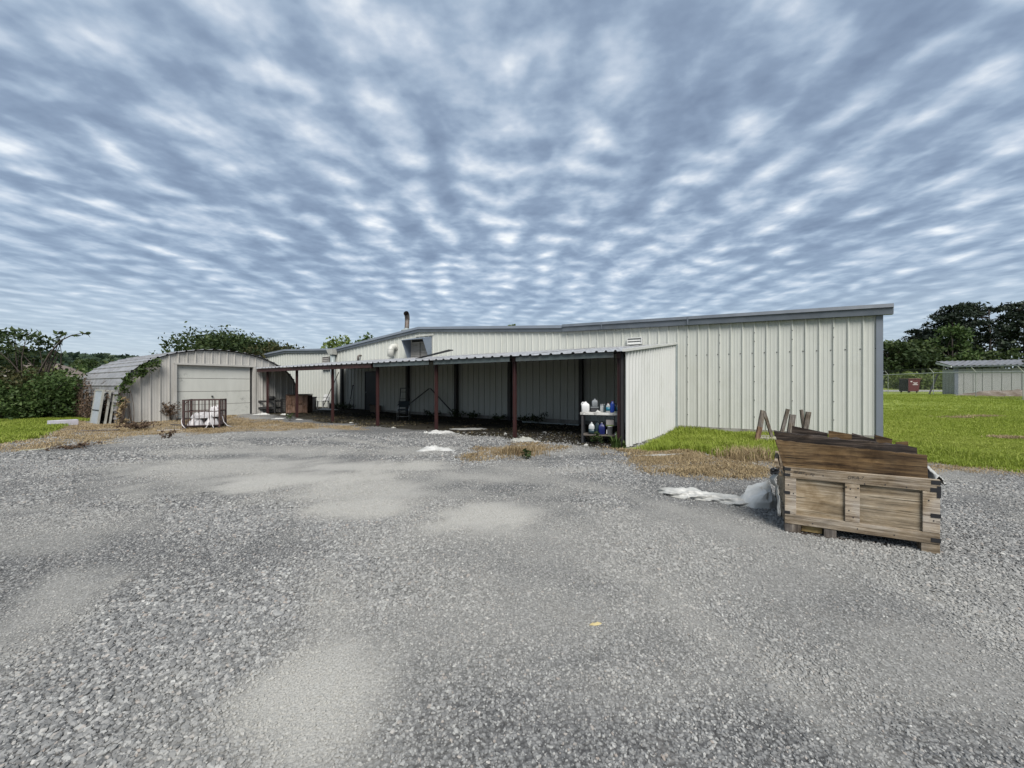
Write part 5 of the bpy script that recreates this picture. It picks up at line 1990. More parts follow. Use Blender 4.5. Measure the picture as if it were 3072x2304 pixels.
def crumple(name, label, loc, rx, ry, h, seed, mat, rot=0.0, cat="plastic bag", amp=.5, spike=.3, n=44, z=None, group=None):
    """Crumpled sheet or bag lying on the ground: ragged outline, folds, thickness."""
    x0, y0 = loc
    u, v = np.meshgrid(np.linspace(0, 1, n), np.linspace(0, 2 * PI, n * 2 + 1)[:-1])
    out = 1 + spike * (fbm(np.cos(v) * 2 + seed, np.sin(v) * 2, seed, 4) - .5) * 2
    X, Y = u * np.cos(v) * rx * out, u * np.sin(v) * ry * out
    f = fbm(X / rx * 1.8 + 7, Y / ry * 1.8 + seed, seed + 3, 3)
    fold = 1 - np.abs(2 * fbm(X / rx * 2.6 + seed, Y / ry * 2.6, seed + 9, 4) - 1) * 2.0
    ridge = 1 - np.abs(2 * fbm(X / rx * 4.5 + 3, Y / ry * 4.5 + seed, seed + 21, 3) - 1) * 2
    Z = h * (1 - u ** 2.2) ** .7 * (.15 + 1.4 * f ** 1.3) * (1 - amp * .6 + amp * np.clip(fold, -.4, 1) + amp * .45 * np.clip(ridge, -.6, 1)) + .004
    Z = np.maximum(Z, .003)
    rows, cols = X.shape
    i = np.arange(rows * cols).reshape(rows, cols)
    F = np.stack([i[:, :-1], i[:, 1:], np.roll(i, -1, 0)[:, 1:], np.roll(i, -1, 0)[:, :-1]], -1).reshape(-1, 4)
    V = np.stack([X.ravel(), Y.ravel(), Z.ravel()], 1)
    o = mesh_np(name, V, F, mat, None, smooth=(n > 20), loc=(x0, y0, (sz(x0, y0) if z is None else z)))
    o.rotation_euler = (0, 0, rot)
    return tag(o, label, cat, group)


def lying_sack():
    """Long twisted woven sack with a stiff open mouth at one end."""
    pth = [(2.02, 5.36, .02, .02), (2.08, 5.27, .11, .05), (2.20, 5.15, .15, .075), (2.32, 5.08, .15, .085), (2.42, 5.00, .10, .07), (2.54, 4.94, .09, .065),
           (2.66, 4.85, .10, .07), (2.76, 4.77, .12, .07), (2.86, 4.72, .10, .05), (2.96, 4.70, .04, .02)]
    P = np.array(pth)
    k = 130
    s = np.linspace(0, len(P) - 1, k)
    C = np.stack([np.interp(s, np.arange(len(P)), P[:, j]) for j in range(4)], 1)
    m = 64
    V = []
    for i in range(k):
        cx, cy, w, h = C[i]
        dx, dy = C[min(i + 1, k - 1)][:2] - C[max(i - 1, 0)][:2]
        l = math.hypot(dx, dy) + 1e-9
        nx, ny = -dy / l, dx / l
        for j in range(m):
            t = 2 * PI * j / m
            q = 1 + .34 * (.5 - abs(math.sin(3.5 * t + s[i] * 1.7))) + (.45 if s[i] < 7.5 else .16) * (float(fbm(t * 1.6 + 2, s[i] * 1.5, 4, 5)) - .5) + (.16 if s[i] < 7.5 else .05) * (1 - abs(2 * float(fbm(t * 3 + 5, s[i] * 1.2, 14, 3)) - 1) * 2)
            ox = math.cos(t) * w * q
            oz = math.sin(t)
            oz = (oz if oz > 0 else oz * .06) * h * q
            V.append((cx + nx * ox, cy + ny * ox, max(.003, .006 + oz)))
    i = np.arange(k * m).reshape(k, m)
    F = np.stack([i[:-1], np.roll(i, -1, 1)[:-1], np.roll(i, -1, 1)[1:], i[1:]], -1).reshape(-1, 4)
    z0 = sz(2.6, 4.9)
    o = mesh_np("woven_sack", np.array(V), F, PLASTIC, None, smooth=True, loc=(0, 0, z0))
    tag(o, "long twisted white woven sack on the gravel left of the big crate", "sack")
    # the open mouth stands up stiffly, pulled into a peak towards the crate
    g = [(2.74, 4.70, 0), (2.84, 4.58, 0), (3.00, 4.54, 0), (3.13, 4.60, 0), (3.17, 4.75, 0), (3.10, 4.93, 0), (2.95, 4.98, 0), (2.80, 4.90, 0),
         (2.85, 4.68, .10), (2.97, 4.62, .13), (3.10, 4.69, .16), (3.13, 4.80, .255), (3.06, 4.90, .20), (2.93, 4.88, .17), (3.00, 4.75, .185), (2.84, 4.80, .10)]
    tri = [(0, 1, 8), (1, 2, 9), (1, 9, 8), (2, 3, 10), (2, 10, 9), (3, 4, 10), (4, 11, 10), (4, 5, 12), (4, 12, 11), (5, 6, 13), (5, 13, 12), (6, 7, 15), (6, 15, 13), (7, 0, 15), (0, 8, 15),
           (8, 9, 14), (9, 10, 14), (10, 11, 14), (11, 12, 14), (12, 13, 14), (13, 15, 14), (15, 8, 14)]
    me = bpy.data.meshes.new("sack_mouth")
    me.from_pydata(g, [], tri)
    bm = bmesh.new()
    bm.from_mesh(me)
    bmesh.ops.subdivide_edges(bm, edges=bm.edges[:], cuts=2, use_grid_fill=True, smooth=.1)
    for v_ in bm.verts:
        if v_.co.z > .004:
            w_ = (1 - abs(2 * float(fbm(v_.co.x * 9, v_.co.y * 9 + v_.co.z * 5, 4, 4)) - 1) * 2) * .034
            v_.co += Vector((w_ * .5, -w_ * .5, w_))
    bm.to_mesh(me)
    bm.free()
    me.materials.append(M("shade_lifted_sack_mouth", (.72, .72, .69), (.60, .60, .57), 5, .5, dirt=(.34, .32, .26), dirt_amt=.4, dirt_scale=5))  # sack colour lightened here to offset the crate's shadow
    so = bpy.data.objects.new("sack_mouth", me)
    COL.objects.link(so)
    so.parent = o
    MB().tube([(2.30, 5.00, .02), (2.40, 4.93, .012), (2.52, 4.90, .014), (2.60, 4.84, .012)], .006, 6).build("tie_string", PLASTIC, o)


lying_sack()


def liner():
    """Plastic liner spilling over the crate's rims."""
    M4 = Matrix.Translation(CR.location) @ Matrix.Rotation(CR.rotation_euler.z, 4, 'Z')
    for nm, lb, u0, pts in (
            ("plastic_liner", "white plastic liner spilling over the big crate's right rim", 0, [((1.06, .02, .56), (1.075, .02, .672), (1.125, .03, .655), (1.13, .03, .60)), ((1.03, .35, .60), (1.05, .35, .76), (1.12, .36, .69), (1.125, .36, .61)), ((1.0, .75, .62), (1.03, .75, .80), (1.11, .75, .70), (1.125, .75, .58))]),
            ("plastic_liner", "torn white plastic strip hanging off the big crate's left side", 1, [((-.032, .03, .60), (-.075, .02, .52), (-.045, .03, .40), (-.04, .02, .14)), ((-.034, .10, .62), (-.11, .10, .52), (-.06, .11, .36), (-.045, .10, .20)), ((-.034, .17, .60), (-.07, .18, .52), (-.05, .18, .44), (-.04, .18, .34))])):
        n, m = 24, 24
        V = []
        A = np.array(pts)
        for i in range(n):
            fi = i / (n - 1) * (len(A) - 1)
            for j in range(m):
                fj = j / (m - 1) * 3
                i0, j0 = min(int(fi), len(A) - 2), min(int(fj), 2)
                a, b = fi - i0, fj - j0
                p = (A[i0, j0] * (1 - a) * (1 - b) + A[i0 + 1, j0] * a * (1 - b) + A[i0, j0 + 1] * (1 - a) * b + A[i0 + 1, j0 + 1] * a * b)
                w = (float(fbm(fi * 3 + 5, fj * 2.5, 7 + u0, 3)) - .5) * .05
                V.append(tuple(p + np.array([w, w * .5, w])))
        i = np.arange(n * m).reshape(n, m)
        F = np.stack([i[:-1, :-1], i[:-1, 1:], i[1:, 1:], i[1:, :-1]], -1).reshape(-1, 4)
        o = mesh_np(nm, np.array(V), F, PLASTIC, None, smooth=True)
        o.matrix_world = M4
        md = o.modifiers.new("thick", 'SOLIDIFY')
        md.thickness = .003
        tag(o, lb, "plastic sheet")
    o = MB().box((-.11, .0, .585), (-.045, .04, .635)).build("rubber_flap", STRAP, None)
    o.matrix_world = M4
    bm = bmesh.new(); bm.from_mesh(o.data)
    bmesh.ops.subdivide_edges(bm, edges=bm.edges[:], cuts=3, use_grid_fill=True)
    rr = random.Random(1)
    for v in bm.verts:
        v.co += Vector((rr.uniform(-.012, .012), rr.uniform(-.012, .012), rr.uniform(-.012, .012) - .25 * max(0, -.06 - v.co.x)))
    bm.to_mesh(o.data); bm.free()
    tag(o, "small black rubber flap snagged on the big crate's left corner", "flap")


liner()

# ------------------------------------------------------------------ overturned wooden table behind the crate
def overturned_table():
    z = sz(7.2, 10.6)
    t = empty("overturned_table", (7.2, 10.5, z), 0, "overturned wooden table with upturned legs behind the big crate", "table")
    rz = math.atan2(-.543, .84)

    def P(x, y, zz):
        return (x - 7.2, y - 10.5, zz)
    d = Vector((.84, -.543, 0))
    n = Vector((.543, .84, 0))
    o = Vector(P(6.35, 10.15, 0))
    q = [o, o + d * 1.9, o + d * 1.9 + n * .75, o + n * .75]
    MB().hexa([tuple(p + Vector((0, 0, .03))) for p in q] + [tuple(p + Vector((0, 0, .09))) for p in q]).build("table_top", M("pale_board", (.45, .42, .37), (.34, .31, .27), 5, .8, dirt=(.15, .12, .09), dirt_amt=.6), t)
    REDW = wood_mat("reddish_board", (.07, .042, .028), (.16, .095, .060), (.26, .17, .11), 2, 1.0)
    b1 = (P(6.27, 10.0, -.02), P(6.37, 10.02, .38), P(6.46, 10.04, .80))
    lo = MB().bar(b1[0], b1[1], .12, .045, (0, -1, 0)).build("leg", REDW, t)
    MB().bar(b1[1], b1[2], .118, .043, (0, -1, 0)).build("leg_upper_board", GREYB, lo)
    for p, q, w, m in (((6.53, 10.1, .76), (6.80, 10.2, .09), .07, GREYB), ((7.16, 10.12, .83), (7.02, 10.2, .08), .085, GREYB), ((7.27, 10.1, .69), (7.22, 10.15, .08), .15, GREYB),
                       ((7.53, 10.15, .81), (7.66, 10.2, .08), .07, GREYB), ((7.68, 10.1, .76), (7.60, 10.15, .08), .12, GREYB)):
        MB().bar(P(*p), P(*q), w, .045, (0, -1, 0)).build("leg", m, t)


overturned_table()

# ================================================================== loose things in the yard
BAG = M("dusty_white_bag", (.56, .56, .54), (.40, .40, .38), 7, .6, dirt=(.22, .21, .18), dirt_amt=.5, dirt_scale=6, bmp=.3)
crumple("plastic_bag", "white crumpled plastic bag on open gravel before the second post", (-1.72, 8.70), .36, .17, .055, 11, BAG, .2, spike=.95, amp=1.1, n=13)
crumple("plastic_bag", "white plastic bag heaped at the foot of the middle post", (-2.15, 11.75), .36, .18, .085, 12, BAG, .1, spike=.8, amp=1.1, n=13)
crumple("paper_cup", "small white scrap left of the bag by the middle post", (-2.60, 11.75), .07, .05, .05, 13, PLASTIC, .1, cat="litter")
crumple("grey_bag", "grey half-buried sack at the foot of the right open post", (.30, 10.12), .30, .19, .11, 14, M("dusty_plastic", (.42, .42, .38), (.30, .30, .27), 4, .6, dirt=(.16, .14, .1), dirt_amt=.5), .15, cat="sack", spike=.25, amp=.35)
crumple("flat_sheet", "flat pale sheet lying on the dirt deep under the lean-to", (-1.35, 12.9), .60, .26, .03, 15, PLASTIC, -.1, cat="plastic sheet", spike=.5)
crumple("torn_sheet", "torn white sheet on the dirt right of the wooden crate", (-10.1, 21.3), .7, .2, .06, 16, PLASTIC, -.4, cat="plastic sheet", spike=.6)
crumple("plastic_strip", "long white plastic strip in front of the black rack", (-11.35, 17.7), .34, .07, .06, 17, PLASTIC, .25, cat="plastic sheet", spike=.5)
crumple("plastic_strip", "pale plastic scrap right of the long strip by the black rack", (-10.35, 17.75), .2, .07, .06, 18, PLASTIC, .0, cat="plastic sheet", spike=.4)
crumple("plastic_strip", "thin white scrap on straw before the wooden crate", (-9.7, 16.1), .22, .07, .03, 19, PLASTIC, .3, cat="plastic sheet", spike=.6)
crumple("plastic_strip", "second thin white scrap on straw before the wooden crate", (-8.75, 16.0), .16, .06, .03, 20, PLASTIC, -.2, cat="plastic sheet", spike=.6)
crumple("paper_scrap", "small white scrap on the dirt under the bench", (1.78, 9.40), .06, .045, .03, 21, PLASTIC, .2, cat="litter")
crumple("paper_scrap", "pale scrap beside the long wall's left grass corner", (5.35, 12.45), .09, .06, .05, 22, PLASTIC, .2, cat="litter")
crumple("dry_leaf", "yellow dry leaf alone on the near gravel", (.50, 2.345), .036, .010, .010, 23, M("yellow_leaf", (.55, .46, .24), (.42, .34, .16), 9, .8), .1, cat="leaf", spike=.8, n=14)
for i, (x, y, a, lb) in enumerate(((.62, 9.9, .4, "small pale scrap on dirt right of the right open post"), (-.2, 11.6, 1.2, "small pale scrap on dirt between the two right open posts"), (-4.0, 13.2, .2, "small pale scrap by the third post from the bench"), (1.0, 12.0, 2.0, "small pale scrap deep under the lean-to near the bench"), (-6.2, 15.0, .6, "small pale scrap at the foot of the fourth post"))):
    crumple("paper_scrap", lb, (x, y), .09, .05, .03, 30 + i, PLASTIC, a, cat="litter", spike=.5, n=16, group="scraps under the lean-to")


def ground_bar(name, label, p, q, w, h, mat, cat="board", lift=.0):
    c = ((p[0] + q[0]) / 2, (p[1] + q[1]) / 2)
    z = max(sz(*p), sz(*q)) + h / 2 + .006
    o = MB().bar((p[0] - c[0], p[1] - c[1], 0), (q[0] - c[0], q[1] - c[1], lift), w, h).build(name, mat, None, bevel=.003)
    o.location = (c[0], c[1], z)
    return tag(o, label, cat)


ground_bar("white_pole", "thin white pole lying on dry grass before the white side wall", (2.46, 7.78), (3.52, 8.02), .035, .035, PLASTIC, "pole")
ground_bar("flat_board", "short pale board lying behind the thin white pole", (2.95, 8.10), (3.22, 8.22), .10, .02, M("pale_board", (.45, .42, .37)))
ground_bar("black_stick", "dark stick lying in the grass before the long wall", (4.30, 8.95), (4.75, 8.55), .05, .03, DARKSTEEL, "stick")
ground_bar("thin_lath", "thin pale lath lying on gravel at the far left", (-10.75, 8.52), (-10.38, 8.80), .035, .012, M("pale_lath", (.50, .50, .36), (.4, .4, .28), 5, .7), "board")
ground_bar("foam_block", "long white rectangular block lying at the left lawn edge", (-16.35, 13.75), (-16.0, 14.35), .30, .19, M("lilac_white_block", (.62, .60, .66), (.50, .48, .54), 3, .7, dirt=(.25, .22, .2), dirt_amt=.5), "block")
ground_bar("steel_pipe", "rusty pipe lying left of the caged cart", (-12.15, 13.9), (-11.15, 13.55), .05, .05, RUSTPIPE, "pipe")
ground_bar("grey_plank", "grey plank lying on straw before the leaning doors", (-13.6, 12.2), (-12.6, 12.5), .12, .03, GREYB, "board")
ground_bar("grey_pipe", "long thin grey pipe lying along the wall foot near the bench", (2.4, 14.0), (.4, 15.2), .05, .05, GREYDUCT, "pipe")
ground_bar("white_lath", "thin white lath on the lawn right of the big crate", (10.4, 8.55), (10.75, 8.35), .04, .015, PLASTIC, "board")


# ------------------------------------------------------------------ leaning doors at the hut corner
def leaning_doors():
    DOORM = M("grey_blue_door", (.42, .46, .49), (.36, .40, .43), 3, .5, dirt=(.25, .26, .26), dirt_amt=.4)
    FRM = M("pale_frame", (.42, .42, .38), (.33, .33, .29), 6, .7, dirt=(.18, .17, .14), dirt_amt=.5)
    lean = .15 / 1.3

    def q(x0, x1, z0, z1, o0, o1):
        P = []
        for z in (z0, z1):
            P += [(x0, z * lean + o0, z), (x1, z * lean + o0, z), (x1, z * lean + o1, z), (x0, z * lean + o1, z)]
        return P
    a0, b0 = 21.30, 3.80
    d = empty("old_door", T(a0, b0, sz(*T(a0, b0)[:2])), ROT, "grey-blue old door, outermost of the panels leaning on the hut's left side", "door")
    MB().hexa(q(-.50, .50, 0, 1.24, 0, .035)).build("door_leaf", DOORM, d)
    for x0, x1, z0, z1 in ((-.56, -.502, 0, 1.29), (.502, .56, 0, 1.29), (-.50, .50, 1.242, 1.29), (-.50, .50, .50, .53)):
        MB().hexa(q(x0, x1, z0, z1, -.02, .04)).build("door_rail", FRM if z1 > 1 else DARKSTEEL, d)
    for b0, lb in ((3.965, "middle pale frame leaning between the old door and the hut"), (4.09, "innermost pale frame leaning against the hut's left side")):
        a0 = 21.25
        f = empty("door_frame", T(a0, b0, sz(*T(a0, b0)[:2])), ROT, lb, "door frame")
        for x0, x1 in ((-.52, -.43), (.43, .52)):
            MB().hexa(q(x0, x1, 0, 1.27, 0, .055)).build("frame_stile", FRM, f)
        MB().hexa(q(-.428, .428, 1.20, 1.265, 0, .05)).build("frame_head", FRM, f)
        MB().hexa(q(-.428, .428, .03, .09, 0, .05)).build("frame_sill", FRM, f)


leaning_doors()


# ------------------------------------------------------------------ caged cart with sacks
def cart():
    o = Vector((-10.55, 13.42, sz(-10.55, 13.42)))
    rz = math.radians(24)
    c = empty("cage_cart", o, rz, "rusty barred cage cart filled with white sacks before the hut door", "cart")
    RB = M("rusty_bar", (.060, .028, .024), (.035, .018, .016), 9, .7, dirt=(.10, .045, .03), dirt_amt=.6)
    W, D, H, z0 = .49, .40, .97, .10
    for x in (-W, W):
        for y in (-D, D):
            MB().bar((x, y, .03), (x, y, H), .05, .05, (1, 0, 0)).build("corner_post", RB, c)
    for z in (z0, .57, H - .02):
        for y in (-D, D):
            MB().bar((-W + .025, y, z), (W - .025, y, z), .028, .028).build("rail", RB, c)
        for x in (-W, W):
            MB().bar((x, -D + .025, z), (x, D - .025, z), .028, .028).build("rail", RB, c)
    for y, n in ((-D, 6), (D, 9)):
        for i in range(n):
            x = -W + 2 * W * (i + 1) / (n + 1)
            MB().bar((x, y, z0 + .014), (x, y, H - .034), .018, .018, (1, 0, 0)).build("bar", RB, c)
    for x in (-W, W):
        for i in range(5):
            y = -D + 2 * D * (i + 1) / 6
            MB().bar((x, y, z0 + .014), (x, y, H - .034), .018, .018, (1, 0, 0)).build("bar", RB, c)
    MB().bar((-W + .03, -D - .02, H - .16), (-W + .16, -D - .02, H - .03), .02, .02).build("gusset", RB, c)
    MB().box((-W + .03, -D + .03, .06), (W - .03, D - .03, .085)).build("floor_pan", DARKSTEEL, c)
    for x in (-W + .06, W - .06):
        for y in (-D + .06, D - .06):
            MB().tube([(x - .02, y, .045), (x + .02, y, .045)], .045, 10).build("wheel", BLACKISH, c)
    M4 = Matrix.Translation(o) @ Matrix.Rotation(rz, 4, 'Z')
    SK = M("white_sack", (.70, .68, .68), (.55, .53, .53), 5, .7, dirt=(.34, .31, .29), dirt_amt=.45, dirt_scale=4, bmp=.4)
    for i, (x, y, z, rx, ry, h, lb) in enumerate(((-.24, -.12, .085, .23, .26, .30, "white sack at the front left of the cage cart"), (.22, -.10, .085, .25, .27, .30, "white sack at the front right of the cage cart"),
                                                  (-.18, .2, .085, .26, .18, .34, "white sack at the back left of the cage cart"), (.2, .2, .085, .26, .18, .34, "white sack at the back right of the cage cart"),
                                                  (-.12, .02, .33, .30, .28, .22, "white sack on top of the left ones in the cage cart"), (.26, .06, .36, .20, .24, .36, "topmost white sack bulging up in the cage cart"))):
        p = M4 @ Vector((x, y, 0))
        crumple("sack", lb, (p.x, p.y), rx, ry, h, 40 + i, SK, rz, cat="sack", amp=.25, spike=.12, z=o.z + z, group="sacks in the cage cart", n=26)
    for i, (pts, lb) in enumerate((([(.24, -.43, .55), (.26, -.45, .35), (.22, -.46, .22), (.14, -.47, .03), (.10, -.48, .01)], "white strap hanging down the front of the cage cart"), ([(.25, -.44, .40), (.28, -.46, .2), (.33, -.47, .05), (.35, -.49, .01)], "second white strap hanging down the front of the cage cart"),
                                   ([(-.53, -.3, .42), (-.56, -.34, .25), (-.50, -.46, .14), (-.40, -.5, .02)], "white strap trailing from the left side of the cage cart"), ([(.53, -.2, .38), (.57, -.24, .2), (.68, -.28, .06), (.80, -.26, .02)], "white strap trailing from the right side of the cage cart"),
                                   ([(-.45, -.5, .02), (-.62, -.62, .012), (-.85, -.66, .012), (-1.1, -.62, .012)], "thin pale cord on the ground left of the cage cart"))):
        s = MB().tube(pts, .013 if i < 4 else .007, 6).build("strap", SK, None, smooth=True)
        s.matrix_world = M4
        tag(s, lb, "strap")


cart()


# ------------------------------------------------------------------ things at the lean-to's left end
def left_end():
    # upright slatted wooden box
    PK = wood_mat("pinkish_crate_wood", (.12, .075, .055), (.22, .14, .105), (.30, .20, .155), 2, .8)
    o = Vector((-10.35, 19.0, sz(-10.35, 19.0)))
    c = empty("plank_crate", o, math.radians(12), "reddish wooden plank box standing under the left end of the lean-to", "crate")
    W, D, H = .47, .40, .88
    for zz in ((.03, .43), (.45, .85)):
        for i in range(5):
            x0 = -W + .05 + (2 * W - .1) * i / 5
            MB().box((x0 + .003, -D, zz[0]), (x0 + (2 * W - .1) / 5 - .003, -D + .02, zz[1])).build("slat", PK, c)
    for x in (-W, W - .05):
        MB().box((x, -D - .022, 0), (x + .05, -D - .001, H)).build("batten", PK, c)
    MB().box((-W + .052, -D - .02, .41), (W - .052, -D - .002, .47)).build("batten", PK, c)
    for x in (-W, W - .02):
        for i in range(4):
            y0 = -D + .022 + (2 * D - .03) * i / 4
            MB().box((x, y0, .02), (x + .02, y0 + (2 * D - .03) / 4 - .006, H - .02)).build("slat", PK, c)
    MB().box((-W, D, .02), (W, D + .02, H - .02)).build("back_panel", PK, c)
    MB().box((-W - .02, -D - .03, H), (W + .03, D + .03, H + .03)).build("lid", wood_mat("grey_lid", (.05, .04, .035), (.11, .09, .075), (.17, .14, .12), 0), c)
    # black rack
    o = Vector((-11.7, 18.75, sz(-11.7, 18.75)))
    k = empty("metal_rack", o, math.radians(-6), "low black metal rack between the end post and the plank box", "rack")
    for x in (-.5, .5):
        for y in (-.22, .22):
            MB().box((x - .03, y - .03, 0), (x + .03, y + .03, .66)).build("rack_post", BLACKISH, k)
    for z in (.20, .52):
        MB().box((-.47, -.25, z), (.47, -.19, z + .09)).build("rack_rail", BLACKISH, k)
        MB().box((-.47, .19, z), (.47, .25, z + .09)).build("rack_rail", BLACKISH, k)
    MB().box((-.47, -.188, .28), (.47, .188, .30)).build("rack_shelf", BLACKISH, k)
    e = empty("old_motor", M_at(k, (.12, 0, .61)), 0, "small black motor standing on the black rack", "motor")
    MB().tube([(-.14, 0, .10), (.14, 0, .10)], .10, 14).build("motor_body", BLACKISH, e)
    MB().tube([(.14, 0, .10), (.21, 0, .10)], .03, 8).build("motor_shaft", DARKSTEEL, e)
    MB().box((-.09, -.07, -.0), (.09, .07, .015)).build("motor_foot", BLACKISH, e)
    # mesh basket right of the rack
    e = empty("wire_basket", (-11.08, 18.9, sz(-11.08, 18.9)), 0.1, "black wire basket standing left of the plank box", "basket")
    for x in (-.17, .17):
        for y in (-.17, .17):
            MB().bar((x, y, 0), (x, y, .68), .02, .02, (1, 0, 0)).build("basket_post", BLACKISH, e)
    for i in range(8):
        z = .05 + i * .085
        MB().bar((-.16, -.17, z), (.16, -.17, z), .01, .01).build("basket_wire", BLACKISH, e)
        MB().bar((-.16, .17, z), (.16, .17, z), .01, .01).build("basket_wire", BLACKISH, e)
    for i in range(5):
        MB().bar((-.13 + i * .065, -.176, .02), (-.13 + i * .065, -.176, .66), .008, .008, (1, 0, 0)).build("basket_wire", BLACKISH, e)
    # white plastic seat right of the box
    o = Vector((-10.95, 22.6, sz(-10.95, 22.6)))
    s = empty("plastic_chair", o, math.radians(-20), "broken white plastic chair by the back wall right of the plank box", "chair")
    WP = M("white_chair_plastic", (.68, .68, .66), (.58, .58, .56), 3, .5, dirt=(.3, .28, .25), dirt_amt=.5)
    MB().box((-.24, -.24, .40), (.24, .24, .44)).build("seat", WP, s, bevel=.01)
    MB().hexa([(-.24, .2, .445), (.24, .2, .445), (.24, .24, .445), (-.24, .24, .445), (-.22, .30, .80), (.22, .30, .80), (.22, .34, .80), (-.22, .34, .80)]).build("backrest", WP, s, bevel=.01)
    for x in (-.21, .21):
        for y in (-.2, .2):
            MB().bar((x, y, 0), (x * .95, y * .95, .40), .05, .05, (1, 0, 0)).build("leg", WP, s)
        MB().bar((x, -.2, .64), (x, .22, .64), .05, .03).build("armrest", WP, s)
    o2 = empty("dark_box", (-11.3, 22.1, sz(-11.3, 22.1)), .2, "small dark box standing left of the broken white chair", "box")
    MB().box((-.16, -.16, 0), (.16, .16, .62)).build("box_body", DARKSTEEL, o2, bevel=.01)
    MB().box((-.19, -.19, .62), (.19, .19, .68)).build("box_lid", BLACKISH, o2, bevel=.01)
    # bucket by the downpipe
    o = T(20.55, 13.0)
    b = empty("bucket", (o.x, o.y, sz(o.x, o.y)), 0, "grey plastic bucket at the foot of the round downpipe", "bucket")
    MB().lathe([(.11, 0), (.14, .30), (.15, .30), (.15, .32), (.135, .32), (.105, .02)], (0, 0, 0), 18).build("bucket_body", GREYDUCT, b, smooth=True)
    MB().tube([(.15 * math.cos(t), .02, .30 - .12 * math.sin(t)) for t in np.linspace(0, PI, 9)], .004, 5).build("handle", DARKSTEEL, b)


def M_at(root, p):
    return (Matrix.Translation(root.location) @ Matrix.Rotation(root.rotation_euler.z, 4, 'Z')) @ Vector(p)


left_end()


# ------------------------------------------------------------------ chair, ladder frame, folding stand
def under_roof():
    CH = M("chrome_leg", (.55, .55, .54), (.42, .42, .41), 6, .3, .8)
    FAB = M("dark_teal_fabric", (.020, .030, .034), (.03, .042, .046), 8, .9)
    o = Vector((-4.55, 16.35, 0))
    c = empty("stacking_chair", (o.x, o.y, sz(o.x, o.y)), math.radians(10), "dark-seated chair with chrome legs standing alone under the lean-to", "chair")
    MB().box((-.22, -.20, .40), (.22, .22, .45)).build("seat", FAB, c, bevel=.015)
    MB().hexa([(-.22, .24, .52), (.22, .24, .52), (.22, .27, .52), (-.22, .27, .52), (-.22, .30, .78), (.22, .30, .78), (.22, .33, .78), (-.22, .33, .78)]).build("backrest", FAB, c, bevel=.01)
    for x in (-.235, .235):
        MB().tube([(x, -.26, 0), (x, -.19, .42), (x, -.18, .62)], .013, 8).build("leg", CH, c, smooth=True)
        MB().tube([(x, .30, 0), (x, .23, .45), (x, .32, .78)], .013, 8).build("leg", CH, c, smooth=True)
        MB().tube([(x, -.18, .62), (x, .27, .64)], .012, 8).build("armrest", FAB, c)
    MB().tube([(-.235, -.235, .16), (.235, -.235, .16)], .008, 6).build("stretcher", CH, c)
    l = empty("ladder_frame", (-4.75, 17.2, sz(-4.75, 17.2)), math.radians(10), "thin dark ladder frame standing behind the chrome-legged chair", "ladder")
    for x, xt in ((-.24, -.17), (.26, .19)):
        MB().bar((x, -.1, 0), (xt, .15, 1.30), .035, .025).build("ladder_rail", DARKSTEEL, l)
    for i in range(4):
        z = .25 + i * .3
        MB().bar((-.22 + .014 * i, -.1 + z * .19, z), (.24 - .014 * i, -.1 + z * .19, z), .05, .02).build("rung", DARKSTEEL, l)
    MB().bar((-.19, .15, 1.32), (.21, .15, 1.32), .06, .03).build("ladder_cap", DARKSTEEL, l)
    p = T(19.15, 13.25)
    s = empty("folding_stand", (p.x, p.y, sz(p.x, p.y)), ROT, "narrow dark folding stand with a white crossbar by the rear wall", "stand")
    for x in (-.22, .22):
        MB().bar((x, 0, 0), (.02 * x / .22, .12, 1.30), .03, .03).build("leg", DARKSTEEL, s)
    MB().bar((-.24, -.03, .55), (.24, -.03, .55), .05, .04).build("crossbar", PLASTIC, s)
    MB().bar((-.04, .12, 1.28), (.04, .12, 1.34), .06, .05).build("hinge", DARKSTEEL, s)
    p = T(17.0, 13.2)
    s = empty("cardboard_box", (p.x, p.y, sz(p.x, p.y)), ROT, "small dull cardboard box at the rear wall right of the dark door", "box")
    CB = M("cardboard", (.16, .125, .09), (.12, .09, .065), 4, .9)
    MB().box((-.22, -.18, 0), (.22, .18, .34)).build("box_body", CB, s)
    MB().hexa([(-.22, -.18, .341), (.22, -.18, .341), (.22, -.175, .341), (-.22, -.175, .341), (-.22, -.32, .40), (.22, -.32, .40), (.22, -.315, .402), (-.22, -.315, .402)]).build("flap", CB, s)


under_roof()


